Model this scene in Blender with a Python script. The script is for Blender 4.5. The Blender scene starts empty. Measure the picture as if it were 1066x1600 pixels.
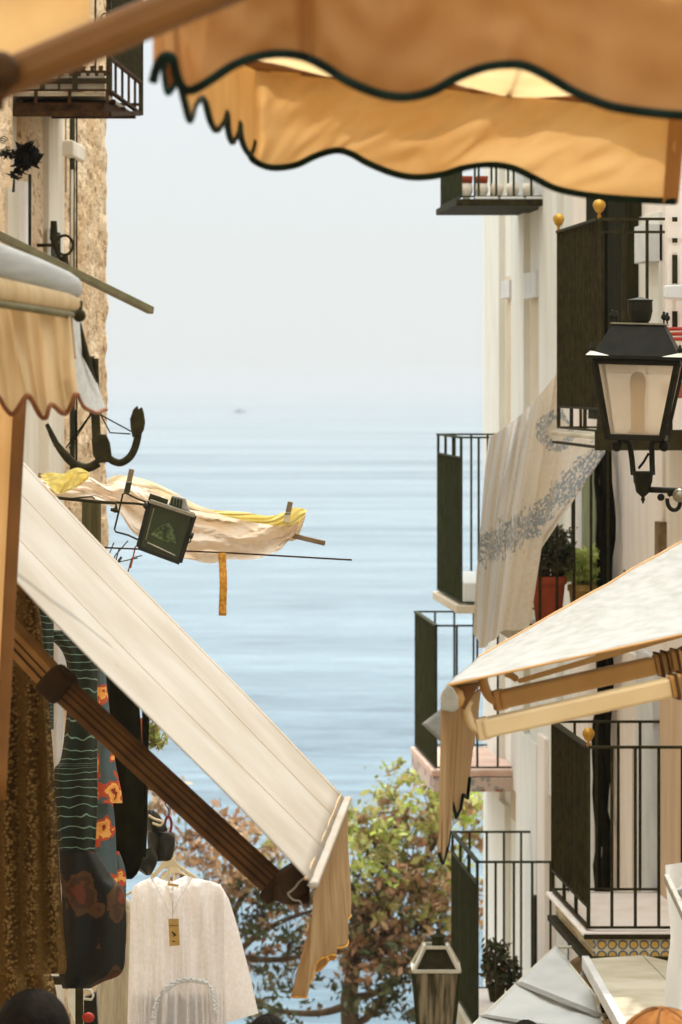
import bpy, bmesh, math, random
from mathutils import Vector, Matrix, noise
random.seed(7)
S = bpy.context.scene
COL = S.collection
PI = math.pi
# ------------------------------------------------------------------ camera, sky, sun, exposure
F = 5400.0                      # focal length in photo pixels (photo 1066 x 1600)
H = 26.0                        # eye height above the sea
HY = 600.0                      # horizon row
cam_d = bpy.data.cameras.new('camera'); cam = bpy.data.objects.new('camera', cam_d); COL.objects.link(cam)
cam.location = (0, 0, H); cam.rotation_euler = (PI/2, 0, 0)
cam_d.sensor_fit = 'HORIZONTAL'; cam_d.sensor_width = 24.0
cam_d.lens = F/1066*24.0; cam_d.shift_y = -(800-HY)/1066
cam_d.clip_start = 0.1; cam_d.clip_end = 60000
cam_d.dof.use_dof = True; cam_d.dof.focus_distance = 13.5; cam_d.dof.aperture_fstop = 7.8
S.camera = cam
SUN_EL, SUN_AZ = math.radians(56), math.radians(7)     # azimuth measured to the right of straight ahead
w = bpy.data.worlds.new('World'); S.world = w; w.use_nodes = True
nt = w.node_tree; bg = nt.nodes['Background']
sky = nt.nodes.new('ShaderNodeTexSky'); sky.sky_type = 'NISHITA'; sky.sun_disc = False
sky.sun_elevation = SUN_EL; sky.sun_rotation = SUN_AZ
sky.air_density = 1.0; sky.dust_density = 0.7; sky.ozone_density = 1.0; sky.altitude = 20
# bright hazy sky: the clear-sky texture seen through a milky veil, brightened overhead to fill the shaded walls
wtc = nt.nodes.new('ShaderNodeTexCoord'); wsx = nt.nodes.new('ShaderNodeSeparateXYZ'); nt.links.new(wtc.outputs['Generated'], wsx.inputs[0])
wmr = nt.nodes.new('ShaderNodeMapRange'); wmr.inputs[1].default_value = 0; wmr.inputs[2].default_value = 1; wmr.inputs[3].default_value = 1.0; wmr.inputs[4].default_value = 5.2
wpw = nt.nodes.new('ShaderNodeMath'); wpw.operation = 'POWER'; wpw.use_clamp = True; wpw.inputs[1].default_value = 1.7; nt.links.new(wsx.outputs[2], wpw.inputs[0])
nt.links.new(wpw.outputs[0], wmr.inputs[0])
veil = nt.nodes.new('ShaderNodeVectorMath'); veil.operation = 'SCALE'; veil.inputs[0].default_value = (3.55, 3.72, 3.76); nt.links.new(wmr.outputs[0], veil.inputs['Scale'])
skm = nt.nodes.new('ShaderNodeVectorMath'); skm.operation = 'SCALE'; skm.inputs['Scale'].default_value = .05; nt.links.new(sky.outputs[0], skm.inputs[0])
wad = nt.nodes.new('ShaderNodeVectorMath'); wad.operation = 'ADD'; nt.links.new(veil.outputs[0], wad.inputs[0]); nt.links.new(skm.outputs[0], wad.inputs[1])
nt.links.new(wad.outputs[0], bg.inputs[0]); bg.inputs[1].default_value = 0.12
sd = bpy.data.lights.new('sun', 'SUN'); sd.energy = 2.1; sd.angle = math.radians(0.6); sd.color = (1, .94, .86)
sun = bpy.data.objects.new('sun', sd); COL.objects.link(sun); sun.location = (0, 0, 60)
sdir = Vector((math.sin(SUN_AZ)*math.cos(SUN_EL), math.cos(SUN_AZ)*math.cos(SUN_EL), math.sin(SUN_EL)))
sun.rotation_euler = sdir.to_track_quat('Z', 'Y').to_euler()
S.render.engine = 'CYCLES'
S.view_settings.view_transform = 'Standard'; S.view_settings.look = 'None'
S.view_settings.exposure = 0.78; S.view_settings.gamma = 1
try:
    S.cycles.volume_bounces = 0; S.cycles.max_bounces = 8; S.cycles.transparent_max_bounces = 12
except Exception: pass

# ------------------------------------------------------------------ helpers
def P(px, py, d):               # a point of the place: photo direction and metres away
    return Vector(((px-533)/F*d, d, H+(HY-py)/F*d))
def Z(py, d): return H+(HY-py)/F*d
def R(s, w_, z): return Vector((w_-0.0746*s, s, z))      # right-hand street frontage frame
def L(s, w_, z): return Vector((w_+0.0476*s, s, z))      # left-hand street frontage frame
def street_z(y): return H-1.59-.19*y
def lin(h):
    h = h.lstrip('#'); o = []
    for i in (0, 2, 4):
        c = int(h[i:i+2], 16)/255
        o.append(c/12.92 if c <= .04045 else ((c+.055)/1.055)**2.4)
    return (*o, 1)
M = {}
def mat(name, c, c2=None, rough=.8, metal=0, trans=0, ns=8, stretch=(1, 1, 1), bump=.2, bs=60, spec=.3, lo=.35, hi=.65, coord='Object', tcol=None, dist=.01):
    m = bpy.data.materials.new(name); m.use_nodes = True; t = m.node_tree; N = t.nodes; K = t.links
    b = N['Principled BSDF']; out = N['Material Output']
    b.inputs['Roughness'].default_value = rough; b.inputs['Metallic'].default_value = metal
    b.inputs['Specular IOR Level'].default_value = spec
    tc = N.new('ShaderNodeTexCoord'); mp = N.new('ShaderNodeMapping'); mp.inputs['Scale'].default_value = stretch
    K.new(tc.outputs[coord], mp.inputs[0])
    a = lin(c) if isinstance(c, str) else c
    b2 = (lin(c2) if isinstance(c2, str) else c2) if c2 else tuple(x*.8 for x in a[:3])+(1,)
    n = N.new('ShaderNodeTexNoise'); n.inputs['Scale'].default_value = ns; n.inputs['Detail'].default_value = 6
    K.new(mp.outputs[0], n.inputs[0])
    r = N.new('ShaderNodeValToRGB'); r.color_ramp.elements[0].position = lo; r.color_ramp.elements[1].position = hi
    r.color_ramp.elements[0].color = b2; r.color_ramp.elements[1].color = a
    K.new(n.outputs[0], r.inputs[0]); K.new(r.outputs[0], b.inputs['Base Color'])
    bp = None
    if bump:
        n2 = N.new('ShaderNodeTexNoise'); n2.inputs['Scale'].default_value = bs; n2.inputs['Detail'].default_value = 5
        K.new(mp.outputs[0], n2.inputs[0]); bp = N.new('ShaderNodeBump'); bp.inputs['Strength'].default_value = bump
        bp.inputs['Distance'].default_value = dist
        K.new(n2.outputs[0], bp.inputs['Height']); K.new(bp.outputs[0], b.inputs['Normal'])
    if trans:
        tr = N.new('ShaderNodeBsdfTranslucent'); mx = N.new('ShaderNodeMixShader'); mx.inputs[0].default_value = trans
        if tcol: tr.inputs[0].default_value = lin(tcol)
        else: K.new(r.outputs[0], tr.inputs[0])
        K.new(b.outputs[0], mx.inputs[1]); K.new(tr.outputs[0], mx.inputs[2]); K.new(mx.outputs[0], out.inputs[0])
    m['ramp'] = r.name
    M[name] = m; return m

class MB:
    def __init__(s): s.v = []; s.f = []; s.uv = {}
    def add(s, vs, fs):
        o = len(s.v); s.v += [Vector(v) for v in vs]; s.f += [tuple(i+o for i in f) for f in fs]; return s
    def hexa(s, p):              # 8 points: bottom ring 0-3, top ring 4-7
        return s.add(p, [(3,2,1,0),(4,5,6,7),(0,1,5,4),(1,2,6,5),(2,3,7,6),(3,0,4,7)])
    def box(s, x0, x1, y0, y1, z0, z1):
        return s.hexa([(x0,y0,z0),(x1,y0,z0),(x1,y1,z0),(x0,y1,z0),(x0,y0,z1),(x1,y0,z1),(x1,y1,z1),(x0,y1,z1)])
    def fbox(s, Fr, s0, s1, w0, w1, z0, z1):
        return s.hexa([Fr(s0,w0,z0),Fr(s0,w1,z0),Fr(s1,w1,z0),Fr(s1,w0,z0),Fr(s0,w0,z1),Fr(s0,w1,z1),Fr(s1,w1,z1),Fr(s1,w0,z1)])
    def bar(s, a, b, w_, t_, up=(0, 0, 1)):
        a, b = Vector(a), Vector(b); d = (b-a).normalized(); u = Vector(up)
        x = d.cross(u)
        if x.length < 1e-4: x = d.cross(Vector((0, 1, 0)))
        x.normalize(); y = x.cross(d).normalized(); x *= w_/2; y *= t_/2
        return s.hexa([a-x-y, a+x-y, a+x+y, a-x+y, b-x-y, b+x-y, b+x+y, b-x+y])
    def tube(s, pts, r, n=8, cap=True):
        pts = [Vector(p) for p in pts]; rs = r if isinstance(r, (list, tuple)) else [r]*len(pts)
        rings = []; px = None
        for i, p in enumerate(pts):
            d = (pts[min(i+1, len(pts)-1)]-pts[max(i-1, 0)]).normalized()
            if px is None:
                px = d.cross(Vector((0, 0, 1)))
                if px.length < .05: px = d.cross(Vector((0, 1, 0)))
            px = (px-d*px.dot(d)).normalized(); py = d.cross(px)
            rings.append([p+(px*math.cos(2*PI*k/n)+py*math.sin(2*PI*k/n))*rs[i] for k in range(n)])
        vs = [v for g in rings for v in g]; fs = []
        for i in range(len(rings)-1):
            for k in range(n):
                fs.append((i*n+k, i*n+(k+1) % n, (i+1)*n+(k+1) % n, (i+1)*n+k))
        if cap: fs.append(tuple(range(n-1, -1, -1))); fs.append(tuple((len(rings)-1)*n+k for k in range(n)))
        return s.add(vs, fs)
    def lathe(s, c, prof, n=16, T=None):   # prof: (r, z)
        vs = []; fs = []
        for r, z in prof:
            for k in range(n):
                q = Vector((r*math.cos(2*PI*k/n), r*math.sin(2*PI*k/n), z))
                if T: q = T @ q
                vs.append(q+Vector(c))
        m = len(prof)
        for i in range(m-1):
            for k in range(n): fs.append((i*n+k, i*n+(k+1) % n, (i+1)*n+(k+1) % n, (i+1)*n+k))
        fs.append(tuple(range(n-1, -1, -1))); fs.append(tuple((m-1)*n+k for k in range(n)))
        return s.add(vs, fs)
    def ball(s, c, r, n=10, sq=(1, 1, 1)):
        prof = [(r*math.sin(PI*i/8)+1e-5, -r*math.cos(PI*i/8)) for i in range(9)]
        return s.lathe(c, prof, n, Matrix.Diagonal(sq))
    def grid(s, fn, nu, nv, wrap=False):
        vs = []; uvs = []
        for j in range(nv+1):
            for i in range(nu+(0 if wrap else 1)):
                vs.append(fn(i/nu, j/nv)); uvs.append((i/nu, j/nv))
        W = nu if wrap else nu+1; fs = []
        for j in range(nv):
            for i in range(nu):
                fs.append((j*W+i, j*W+(i+1) % W, (j+1)*W+(i+1) % W, (j+1)*W+i))
        o = len(s.v)
        for k, q in enumerate(uvs): s.uv[o+k] = q
        return s.add(vs, fs)
    def prism(s, poly, d, th, dfn=None):    # photo-direction outline at its own distance, with thickness
        n = len(poly); a = [P(x, y, d if dfn is None else dfn(x, y)) for x, y in poly]
        b = [p+Vector((0, th, 0)) for p in a]
        return s.add(a+b, [tuple(range(n))]+[tuple(range(2*n-1, n-1, -1))]+[(i, i+n, (i+1) % n+n, (i+1) % n) for i in range(n)])
    def build(s, name, m, parent=None, smooth=False, th=0, bev=0, base=None, sub=0, both=None):
        o_ = Vector((0, 0, 0))
        if parent is not None:
            q = parent
            while q is not None: o_ += q.location; q = q.parent
        elif base is not None: o_ = Vector(base)
        else:
            n = max(len(s.v), 1)
            o_ = Vector((sum(v.x for v in s.v)/n, sum(v.y for v in s.v)/n, min(v.z for v in s.v)))
        me = bpy.data.meshes.new(name); me.from_pydata([v-o_ for v in s.v], [], s.f)
        if s.uv:
            ul = me.uv_layers.new(name='UVMap')
            for lp in me.loops: ul.data[lp.index].uv = s.uv.get(lp.vertex_index, (0, 0))
        bm = bmesh.new(); bm.from_mesh(me)
        if not s.uv: bmesh.ops.recalc_face_normals(bm, faces=bm.faces)
        bm.to_mesh(me); bm.free()
        if smooth:
            for p in me.polygons: p.use_smooth = True
        me.materials.append(m if not isinstance(m, str) else M[m])
        o = bpy.data.objects.new(name, me); COL.objects.link(o)
        if parent is not None: o.parent = parent
        else: o.location = o_
        if sub: md = o.modifiers.new('sub', 'SUBSURF'); md.levels = md.render_levels = sub
        if th: md = o.modifiers.new('sol', 'SOLIDIFY'); md.thickness = th; md.offset = 0
        if bev: md = o.modifiers.new('bev', 'BEVEL'); md.width = bev; md.segments = 2; md.limit_method = 'ANGLE'
        return o
def tag(o, label, cat=None, group=None, kind=None):
    if label: o['label'] = label
    if cat: o['category'] = cat
    if group: o['group'] = group
    if kind: o['kind'] = kind
    return o
def thing(name, loc, label, cat, group=None):
    o = bpy.data.objects.new(name, None); COL.objects.link(o); o.location = Vector(loc); o.empty_display_size = .2
    return tag(o, label, cat, group)
def cr(pts, t):                  # Catmull-Rom through points, t 0..1
    n = len(pts)-1; x = min(max(t, 0), 1)*n; i = min(int(x), n-1); f = x-i
    g = lambda k: pts[min(max(k, 0), n)]
    p0, p1, p2, p3 = g(i-1), g(i), g(i+1), g(i+2)
    return tuple(.5*((2*b)+(-a+c)*f+(2*a-5*b+4*c-d)*f*f+(-a+3*b-3*c+d)*f**3) for a, b, c, d in zip(p0, p1, p2, p3))
def pl(pts, t):                  # piecewise linear
    n = len(pts)-1; x = min(max(t, 0), 1)*n; i = min(int(x), n-1); f = x-i
    return tuple(a+(b-a)*f for a, b in zip(pts[i], pts[i+1]))
def smoothcurve(pts, n): return [cr(pts, i/n) for i in range(n+1)]
def nz(x, y=0, z=0): return noise.noise(Vector((x, y, z)))

# ------------------------------------------------------------------ materials
mat('plaster_white', '#f0e4d0', '#ddcdb2', ns=3.5, stretch=(1.6, 1.6, .35), lo=.25, hi=.6, bump=.3, bs=40)
mat('plaster_far', '#e6e6de', '#dad8cd', ns=3.5, stretch=(1.6, 1.6, .35), lo=.25, hi=.6, bump=.15, bs=40)
mat('plaster_band', '#e8e9e4', '#dfdfd8', ns=3.5, stretch=(1.6, 1.6, .35), lo=.25, hi=.6, bump=.1)
mat('plaster_tan', '#d6c8b0', '#c9baa0', ns=2, bump=.1)
mat('plaster_beige', '#dcbf9e', '#cbaa84', ns=3.5, stretch=(1.6, 1.6, .35), lo=.25, hi=.6, bump=.3, bs=50)
mat('plaster_pink', '#f4ebe2', '#e8dccf', ns=3.5, stretch=(1.6, 1.6, .35), lo=.25, hi=.6, bump=.3, bs=50)
mat('white_paint', '#dcdcda', '#cfcfcd', rough=.6, ns=5, bump=.05)
mat('iron', '#383219', '#28220f', rough=.75, ns=20, bump=.15, bs=120, spec=.12)
mat('iron_lamp', '#201d0e', '#171408', rough=.6, ns=20, bump=.15, bs=120, spec=.15)
mat('iron_rust', '#4a3018', '#2a1c0c', spec=.1, rough=.9, ns=25, bump=.3, bs=80)
mat('iron_green', '#3c3f2a', '#33351d', spec=.12, rough=.8, ns=10, bump=.1)
mat('brass', '#d0a03c', '#a87a26', rough=.35, metal=.4, ns=15, bump=.05)
mat('wood_dark', '#33301a', '#221f0e', spec=.08, rough=.9, ns=6, stretch=(8, 8, .6), bump=.3, bs=30)
mat('wood_grey', '#8f7a5c', '#6a5638', rough=.8, ns=12, bump=.3, bs=60)
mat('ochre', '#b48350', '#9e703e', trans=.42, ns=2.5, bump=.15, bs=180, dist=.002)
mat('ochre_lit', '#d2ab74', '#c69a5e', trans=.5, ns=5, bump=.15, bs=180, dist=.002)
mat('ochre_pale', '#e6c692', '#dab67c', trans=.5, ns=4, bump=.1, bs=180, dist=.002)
mat('ochre_bar', '#7c5020', '#664014', rough=.6, ns=5, bump=.05)
mat('trim_green', '#12403c', '#0a2a26', rough=.8, ns=20, bump=.2)
mat('trim_dark', '#16241a', '#0e1810', spec=.1, rough=.9, ns=20, bump=.2)
mat('canvas_cream', '#bfb5a6', '#b1a592', trans=.3, ns=3, stretch=(1, 1, 1), bump=.2, bs=300, dist=.002)
mat('canvas_white', '#b2b0a9', '#a09e95', trans=.25, ns=11, lo=.3, hi=.62, stretch=(.5, .8, 6), bump=.3, bs=200, dist=.002)
mat('canvas_tan', '#c9aa7c', '#b08c5c', trans=.35, ns=9, stretch=(5, 5, .5), bump=.25, bs=120, dist=.003)
mat('canvas_beige', '#d3b98f', '#c0a274', trans=.3, ns=6, stretch=(4, 4, .4), bump=.2, bs=150, dist=.003)
mat('trim_red', '#96603a', '#7e4c2a', rough=.8, trans=.2, ns=20, bump=.2)
mat('alu_olive', '#6a603c', '#564d2e', rough=.5, ns=20, bump=.05)
mat('alu_ochre', '#c8985a', '#b88748', rough=.45, ns=5, bump=.05, spec=.4)
mat('alu_cream', '#d8bb8c', '#ccac7a', rough=.45, ns=5, bump=.05, spec=.4)
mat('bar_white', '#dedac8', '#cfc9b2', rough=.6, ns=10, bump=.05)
mat('arm_brown', '#6e4a22', '#4a3014', rough=.7, ns=10, stretch=(1, 1, 1), bump=.2, bs=50)
mat('arm_fluted', '#a47c46', '#8a622e', rough=.6, ns=10, bump=.1)
mat('arm_groove', '#3c2810', '#2c1c0a', rough=.8, ns=10, bump=.1)
mat('plastic_black', '#262314', '#1a180c', rough=.45, ns=10, bump=.05)
mat('terracotta', '#b4522a', '#9a4220', rough=.8, ns=10, bump=.15)
mat('pot_yellow', '#c19a50', '#a88240', rough=.7, ns=10, bump=.15)
mat('leaf_green', '#94ac48', '#74902e', rough=.6, trans=.35, ns=3, bump=0)
mat('leaf_bright', '#a9c05c', '#7e9c36', rough=.6, trans=.4, ns=30, bump=0)
mat('leaf_dark', '#3c4a20', '#26320f', rough=.6, trans=.2, ns=6, bump=0)
mat('leaf_brown', '#a8805e', '#84644a', rough=.7, trans=.3, ns=2, bump=0)
mat('leaf_pink', '#c49a82', '#9a6e54', rough=.7, trans=.3, ns=2, bump=0)
mat('bark', '#5a4630', '#3a2c1a', rough=.9, ns=12, stretch=(1, 1, .2), bump=.6, bs=30, dist=.03)
mat('towel_cream', '#ecdcbc', '#dfcba4', trans=.4, ns=10, bump=.4, bs=150, dist=.003)
mat('towel_pink', '#f4e8d8', '#e8d4ba', trans=.4, ns=8, bump=.4, bs=150, dist=.003)
mat('towel_yellow', '#e8da90', '#dcc870', trans=.4, ns=18, bump=.4, bs=150, dist=.003)
mat('strap', '#d8a03c', '#c07e2a', rough=.8, ns=60, lo=.45, hi=.55, bump=.3)
mat('glass_green', '#2f3a20', '#242e16', rough=.12, spec=.6, ns=4, bump=.25, bs=120, dist=.004)
mat('reflector', '#6c7850', '#343e20', rough=.3, metal=.5, ns=70, bump=.9, bs=140, dist=.01)
mat('fin_grey', '#a09a8c', '#8a8474', rough=.5, ns=20, bump=.1)
mat('hanger_cream', '#d2c29c', '#c4b28a', rough=.4, ns=10, bump=.03)
mat('tag_card', '#bd9a58', '#ae8a48', rough=.8, ns=20, bump=.1)
mat('dress_white', '#faf6f2', '#f1ebe5', rough=.9, trans=.55, ns=60, bump=.6, bs=260, dist=.003)
mat('dress_grey', '#ddd2b8', '#c6baa0', rough=.9, trans=.3, ns=30, stretch=(4, 4, .3), bump=.5, bs=260, dist=.003)
mat('lace_brown', '#7d5e30', '#4a3615', rough=.95, trans=.2, ns=40, stretch=(1, 1, .35), bump=.8, bs=120, dist=.006)
mat('cloth_black', '#1e1b0c', '#141208', spec=.05, rough=.95, ns=10, bump=.3, bs=100)
mat('cloth_light', '#ddd8d0', '#cbc4ba', rough=.9, trans=.3, ns=6, bump=.3)
mat('vinyl_black', '#22200f', '#14130a', rough=.35, ns=10, bump=.2)
mat('carabiner_red', '#7c1f30', '#6c1826', rough=.3, ns=10, bump=.05)
mat('steel', '#9a9078', '#7c7460', rough=.35, metal=.6, ns=30, bump=.05)
mat('hair_dark', '#1c160c', '#100c06', spec=.08, rough=.9, ns=60, stretch=(1, 1, .1), bump=.6, bs=200)
mat('skin', '#b88a68', '#a87a58', rough=.6, ns=10, bump=.1)
mat('hat_orange', '#b07238', '#965c28', rough=.9, ns=50, bump=.6, bs=120, dist=.004)
mat('shirt', '#6a6a58', '#565646', rough=.9, ns=6, bump=.3)
mat('red_slat', '#b83a26', '#9c2c1c', rough=.6, ns=10, bump=.1)
mat('tarp_grey', '#eeefec', '#dee0dd', rough=.6, trans=.3, ns=4, bump=.15, bs=30)
mat('concrete', '#cbc3b0', '#b0a68c', rough=.9, ns=3, bump=.4, bs=40)
mat('salmon_slab', '#e2c6b4', '#d4b09c', rough=.9, ns=6, bump=.2)
mat('brick', '#9c5a3c', '#7e4228', rough=.9, ns=8, bump=.4)
mat('ground_earth', '#8a7a5a', '#6e6044', rough=.95, ns=.5, bump=.5, bs=4, dist=.1)
mat('street_stone', '#9c9484', '#7e7666', rough=.9, ns=2, bump=.5, bs=12, dist=.02)
mat('shutter_green', '#8c9268', '#7c8258', rough=.7, ns=6, bump=.1)
mat('boat_white', '#b8bcbc', '#a0a4a4', rough=.5)
mat('boat_dark', '#5c6264', '#4a5052', rough=.5)

def stone_mat():
    m = mat('stone', '#f4d9b4', '#e0b884', ns=2.2, bump=0, lo=.3, hi=.7, stretch=(1, .55, 1)); t = m.node_tree; N = t.nodes; K = t.links; b = N['Principled BSDF']
    tc = N.new('ShaderNodeTexCoord'); mp = N.new('ShaderNodeMapping'); mp.inputs['Scale'].default_value = (1, .45, 1)
    K.new(tc.outputs['Object'], mp.inputs[0])
    v = N.new('ShaderNodeTexNoise'); v.inputs['Scale'].default_value = 13; v.inputs['Detail'].default_value = 4; v.inputs['Roughness'].default_value = .65
    K.new(mp.outputs[0], v.inputs[0])
    r = N.new('ShaderNodeValToRGB'); r.color_ramp.elements[0].position = .34; r.color_ramp.elements[0].color = lin('#9a7044')
    r.color_ramp.elements[1].position = .47; r.color_ramp.elements[1].color = (1, 1, 1, 1)
    K.new(v.outputs[0], r.inputs[0])
    mx = N.new('ShaderNodeMixRGB'); mx.blend_type = 'MULTIPLY'; mx.inputs[0].default_value = .85
    K.new(N[m['ramp']].outputs[0], mx.inputs[1]); K.new(r.outputs[0], mx.inputs[2]); K.new(mx.outputs[0], b.inputs['Base Color'])
    bp = N.new('ShaderNodeBump'); bp.inputs['Strength'].default_value = 1; bp.inputs['Distance'].default_value = .06
    K.new(v.outputs[0], bp.inputs['Height']); K.new(bp.outputs[0], b.inputs['Normal'])
stone_mat()
def stripes_mat():
    m = mat('knit_stripes', '#1c2012', '#14170c', ns=10, bump=.3); t = m.node_tree; N = t.nodes; K = t.links; b = N['Principled BSDF']
    uv = N.new('ShaderNodeTexCoord'); n = N.new('ShaderNodeTexNoise'); n.inputs['Scale'].default_value = 9
    K.new(uv.outputs['Object'], n.inputs[0])
    sx = N.new('ShaderNodeSeparateXYZ'); K.new(uv.outputs['UV'], sx.inputs[0])
    a = N.new('ShaderNodeMath'); a.operation = 'MULTIPLY_ADD'; a.inputs[1].default_value = 30
    K.new(sx.outputs[1], a.inputs[0])
    c = N.new('ShaderNodeMath'); c.operation = 'MULTIPLY'; c.inputs[1].default_value = 1.3; K.new(n.outputs[0], c.inputs[0]); K.new(c.outputs[0], a.inputs[2])
    f = N.new('ShaderNodeMath'); f.operation = 'FRACT'; K.new(a.outputs[0], f.inputs[0])
    g = N.new('ShaderNodeMath'); g.operation = 'LESS_THAN'; g.inputs[1].default_value = .10; K.new(f.outputs[0], g.inputs[0])
    mx = N.new('ShaderNodeMixRGB'); mx.inputs[1].default_value = lin('#1e2212'); mx.inputs[2].default_value = lin('#6f8670')
    K.new(g.outputs[0], mx.inputs[0]); K.new(mx.outputs[0], b.inputs['Base Color'])
stripes_mat()
def floral_mat(name, base, cols, sc, thr):
    m = mat(name, base, base, ns=8, bump=.3); t = m.node_tree; N = t.nodes; K = t.links; b = N['Principled BSDF']
    tc = N.new('ShaderNodeTexCoord'); n = N.new('ShaderNodeTexNoise'); n.inputs['Scale'].default_value = sc*2; n.inputs['Detail'].default_value = 3
    K.new(tc.outputs['Object'], n.inputs[0])
    ad = N.new('ShaderNodeMixRGB'); ad.blend_type = 'ADD'; ad.inputs[0].default_value = .12
    K.new(tc.outputs['Object'], ad.inputs[1]); K.new(n.outputs[1], ad.inputs[2])
    v = N.new('ShaderNodeTexVoronoi'); v.inputs['Scale'].default_value = sc; K.new(ad.outputs[0], v.inputs[0])
    r = N.new('ShaderNodeValToRGB'); r.color_ramp.interpolation = 'CONSTANT'
    K.new(v.outputs['Distance'], r.inputs[0])
    e = r.color_ramp.elements; e[0].position = 0; e[0].color = lin(cols[0]); e[1].position = thr; e[1].color = lin(base)
    for i, c in enumerate(cols[1:]):
        q = e.new(thr*(i+1)/len(cols)); q.color = lin(c)
    K.new(r.outputs[0], b.inputs['Base Color'])
floral_mat('kimono_floral', '#4a5654', ['#7a2418', '#d88a3a', '#e0a050', '#b0482a'], 9, .52)
floral_mat('dark_floral', '#18150a', ['#6e341a', '#5a2c16', '#3c2612', '#4a3016'], 6, .42)
floral_mat('tile_yellow', '#d9cca8', ['#dca440', '#e0b458', '#6f767a'], 17, .50)
for q in M['tile_yellow'].node_tree.nodes:
    if q.type == 'TEX_VORONOI': q.inputs['Randomness'].default_value = 0
    if q.type == 'MIX_RGB': q.inputs[0].default_value = .012
floral_mat('tile_grey', '#cdb8ac', ['#8a9096', '#a06048', '#9a9a98'], 9, .45)

def leafy(name, cols, trans=.4):
    m = mat(name, cols[0], cols[1], rough=.55, trans=trans, bump=0); t = m.node_tree; N = t.nodes; K = t.links
    g = N.new('ShaderNodeNewGeometry'); r = N.new('ShaderNodeValToRGB'); e = r.color_ramp.elements
    e[0].color = lin(cols[0]); e[1].color = lin(cols[-1])
    for i, c in enumerate(cols[1:-1]): q = e.new((i+1)/(len(cols)-1)); q.color = lin(c)
    K.new(g.outputs['Random Per Island'], r.inputs[0]); K.new(r.outputs[0], N['Principled BSDF'].inputs['Base Color'])
    for q in N:
        if q.type == 'BSDF_TRANSLUCENT': K.new(r.outputs[0], q.inputs[0])
leafy('leaf_green', ['#687030', '#98a04e', '#b8b468', '#8a744a', '#c8bc80'])
leafy('leaf_bright', ['#9cb848', '#c6d468', '#dcdc90', '#aab050'])
leafy('leaf_dark', ['#26300f', '#46502a', '#5a4c2e', '#32280f'], .15)
leafy('leaf_brown', ['#6a4a34', '#9c7454', '#b8906c', '#7c5c3c', '#8c8450'])
leafy('leaf_pink', ['#8c6848', '#b8946c', '#d0b088', '#a07c54'])
def lace_mat():
    m = mat('lace_brown', '#8a6c3c', '#6a5028', rough=.95, trans=.25, bump=0); t = m.node_tree; N = t.nodes; K = t.links; b = N['Principled BSDF']
    tc = N.new('ShaderNodeTexCoord'); mp = N.new('ShaderNodeMapping'); mp.inputs['Scale'].default_value = (60, 0, 60); K.new(tc.outputs['Object'], mp.inputs[0])
    v = N.new('ShaderNodeTexVoronoi'); v.inputs['Scale'].default_value = 1.6; K.new(mp.outputs[0], v.inputs[0])
    w1 = N.new('ShaderNodeTexWave'); w1.inputs['Scale'].default_value = 5; w1.inputs['Distortion'].default_value = 3; w1.inputs['Detail Scale'].default_value = 6
    K.new(tc.outputs['Object'], w1.inputs[0])
    r = N.new('ShaderNodeValToRGB'); r.color_ramp.elements[0].position = .25; r.color_ramp.elements[0].color = lin('#bd9a60'); r.color_ramp.elements[1].position = .65; r.color_ramp.elements[1].color = lin('#4e3a1a')
    K.new(v.outputs['Distance'], r.inputs[0])
    mx = N.new('ShaderNodeMixRGB'); K.new(w1.outputs['Fac'], mx.inputs[0]); K.new(r.outputs[0], mx.inputs[1]); mx.inputs[2].default_value = lin('#7c6030')
    K.new(mx.outputs[0], b.inputs['Base Color'])
    bp = N.new('ShaderNodeBump'); bp.inputs['Strength'].default_value = .7; bp.inputs['Distance'].default_value = .01; K.new(v.outputs['Distance'], bp.inputs['Height']); K.new(bp.outputs[0], b.inputs['Normal'])
lace_mat()

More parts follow.
